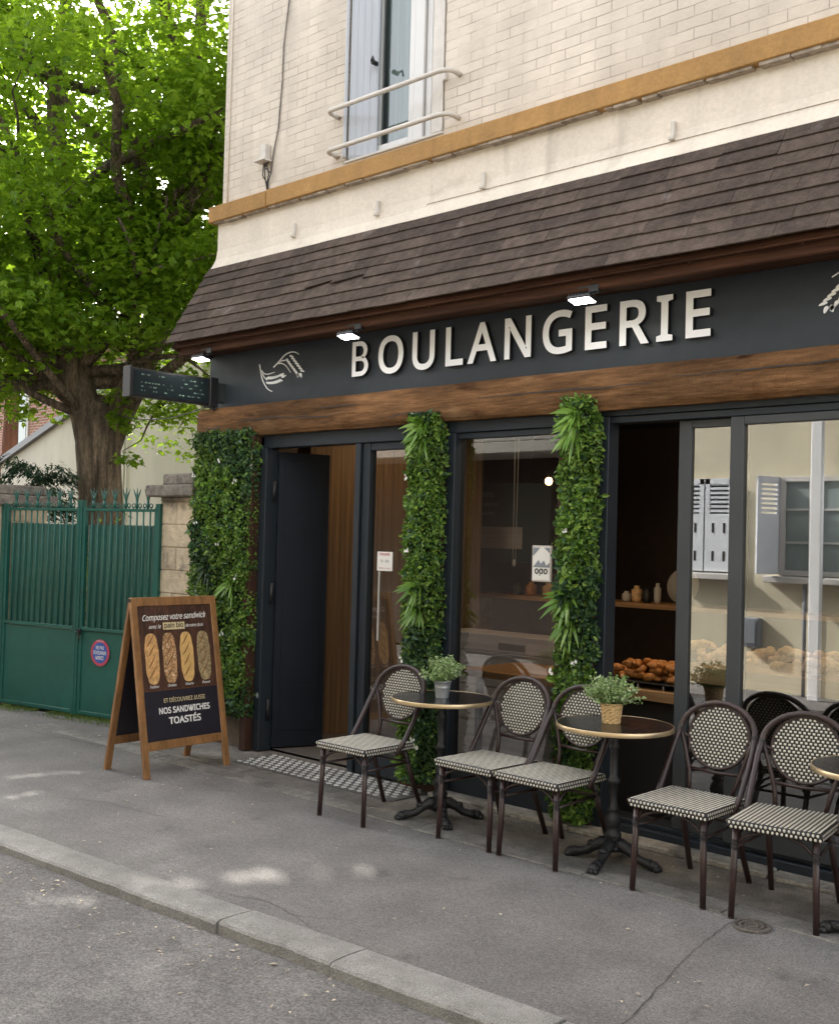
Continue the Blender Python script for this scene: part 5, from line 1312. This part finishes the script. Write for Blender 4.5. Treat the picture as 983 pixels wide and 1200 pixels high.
b = MB(); b.box(-13.5,-10.8,9.5,14.1,5.4,5.52,.02); b.prism([(9.5,5.52),(14.1,5.52),(11.8,7.0)], -13.5, -10.8, 'x'); b.build('roof', M['zinc'], n2, sub=(-13.0,12,0))
bh = thing('brick_house', 'red brick house with dark roof at the far left behind the trees', 'house', (-30,17,0))
b = MB(); b.box(-38,-23,15,22,0,6.4); b.build('wall', M['redbrick'], bh, sub=(-30,17,0))
b = MB(); b.prism([(14.6,6.4),(22.4,6.4),(18.5,8.8)], -38.4, -22.6, 'x'); b.build('roof', M['tile'], bh, sub=(-30,17,0))
for x in (-36,-33,-30,-27):
    for z in (1.2,4.0):
        b = MB(); b.box(x,x+1.0,14.96,15.01,z,z+1.5,.01); wq = b.build('window', M['white_pvc'], bh, sub=(-30,17,0))
        b = MB(); b.box(x+.08,x+.92,14.945,14.958,z+.08,z+1.42); b.build('pane', M['opp_glass'], wq, sub=(-30,17,0))

# ------------------------------------------------------------------ houses across the street (seen in the glass)
OY = -1.3
oh = thing('opposite_house', 'cream rendered house with white shuttered windows across the street, seen in the shop glass', 'house', (-3,-9,0))
ol = (-3,-9,0)
def flipbox(b, x0, x1, y0, y1, z0, z1, bv=0): b.box(x0,x1,y0,y1,z0,z1,bv)
b = MB(); b.box(-8.3,6,-8,OY,0,5.6); b.build('wall', M['opp_wall'], oh, sub=ol)
b = MB(); b.prism([(-8.3,5.6),(OY+.3,5.6),(-4.6,7.2)], -8.4, 6.2, 'x'); b.build('roof', M['zinc'], oh, sub=ol)
def oppwin(x0, x1, z0, z1, opened, parent, ol):
    b = MB(); ring(b, x0, x1, OY+.005, OY+.05, z0, z1, .06); b.box((x0+x1)/2-.04,(x0+x1)/2+.04,OY+.005,OY+.05,z0+.06,z1-.06)
    for q in (1,2): b.box(x0+.06,x1-.06,OY+.005,OY+.04,z0+(z1-z0)*q/3-.012,z0+(z1-z0)*q/3+.012)
    w_ = b.build('window', M['white_pvc'], parent, sub=ol)
    b = MB(); b.box(x0+.05,x1-.05,OY+.001,OY+.012,z0+.05,z1-.05); b.build('pane', M['opp_glass'], w_, sub=ol)
    b = MB(); b.box(x0-.15,x1+.15,OY,OY+.16,z0-.09,z0-.01,.01); b.build('sill', M['white_pvc'], w_, sub=ol)
    hw = (x1-x0)/2
    for sx in (-1,1):
        b = MB()
        if opened:
            xa = x0 if sx < 0 else x1; b.X = Matrix.Translation((xa, OY+.02, 0)) @ Matrix.Rotation(radians(90-22 if sx > 0 else 90+18), 4, 'Z')
            X0, X1 = 0, hw*.95
        else:
            b.X = Matrix.Translation((0, OY+.06, 0)); X0, X1 = ((x0, (x0+x1)/2-.01) if sx < 0 else ((x0+x1)/2+.01, x1))
        b.box(X0,X1,0,.03,z0+.01,z0+(z1-z0)*.62,.004); b.box(X0,X0+.06,0,.03,z0+(z1-z0)*.62,z1,.003); b.box(X1-.06,X1,0,.03,z0+(z1-z0)*.62,z1,.003); b.box(X0,X1,0,.03,z1-.07,z1)
        zz = z0+(z1-z0)*.64
        while zz < z1-.08: b.box(X0+.05,X1-.05,.004,.026,zz,zz+.03); zz += .055
        b.build('shutter', M['opp_shutter'], w_, sub=ol)
        b2 = MB(); b2.X = b.X
        for q in range(2):
            for g_ in (.12,.42): xc = X0+(X1-X0)*(.3+.4*q); b2.box(xc-.014,xc+.014,.0301,.034,z0+(z1-z0)*g_,z0+(z1-z0)*g_+.12)
        b2.build('slot', M['ink_black'], w_, sub=ol)
oppwin(-5.78,-5.00,1.38,2.53,True,oh,ol); oppwin(-7.16,-6.40,1.38,2.53,False,oh,ol); oppwin(-3.9,-3.16,1.38,2.53,True,oh,ol); oppwin(-1.9,-1.16,1.38,2.53,False,oh,ol)
for x in (-7.32,-5.86,-3.9,-1.9): oppwin(x,x+.74,3.7,4.85,False,oh,ol)
b = MB(); b.box(-6.22,-5.99,OY,OY+.12,.52,.86,.01); b.box(-6.19,-6.02,OY+.12,OY+.13,.56,.83,.005); put('meter_box', b, M['grey_box'], 'grey meter box low on the cream wall across the street', 'meter box', (-6.19,OY,.55))
b = MB(); b.tube([(-5.46,OY+.05,0),(-5.46,OY+.05,1.28),(-5.46,OY+.01,1.33)], .022, 10); put('drain_pipe', b, M['grey_box'], 'short grey pipe on the cream wall across the street', 'pipe', (-5.46,OY,0))
b = MB(); b.box(-5.30,-5.17,-1.06,-.98,0,5.3,.01); put('white_post', b, M['letter'], 'tall square white post on the opposite pavement, mirrored in the large shop window', 'post', (-5.24,-1.02,0))
o2 = thing('opposite_building', 'brown building with pale balconies across the street, mirrored in the middle window', 'building', (-16,-10,0))
b = MB(); b.box(-26,-8.5,-9,-1.9,0,7); b.build('wall', M['opp_brown'], o2, sub=(-16,-10,0))
for z in (2.92,5.6):
    b = MB(); b.box(-26,-8.5,-1.9,-1.0,z,z+.18,.02); b.build('balcony_slab', M['opp_pale'], o2, sub=(-16,-10,0))
    b = MB(); b.box(-26,-8.5,-1.06,-1.0,z+.18,z+.75); b.build('parapet', M['opp_pale'], o2, sub=(-16,-10,0))
for x in (-20,-17.5,-15,-12.5,-10.4):
    for z in ((1.1,3.9) if x < -14 else (3.9,)):
        b = MB(); b.box(x,x+.9,-1.92,-1.86,z,z+1.2,.01); wq = b.build('window', M['white_pvc'], o2, sub=(-16,-10,0))
        b = MB(); b.box(x+.07,x+.83,-1.862,-1.85,z+.07,z+1.13); b.build('pane', M['opp_glass'], wq, sub=(-16,-10,0))

# ------------------------------------------------------------------ render look
SC.view_settings.view_transform = 'Standard'; SC.view_settings.look = 'None'; SC.view_settings.gamma = 1.0
SC.view_settings.exposure = 2.15
SC.cycles.max_bounces = 7; SC.cycles.diffuse_bounces = 4; SC.cycles.glossy_bounces = 4; SC.cycles.transparent_max_bounces = 16; SC.cycles.transmission_bounces = 4
SC.cycles.sample_clamp_indirect = 4.0; SC.cycles.caustics_reflective = False; SC.cycles.caustics_refractive = False
try: SC.cycles.use_denoising = True
except Exception: pass
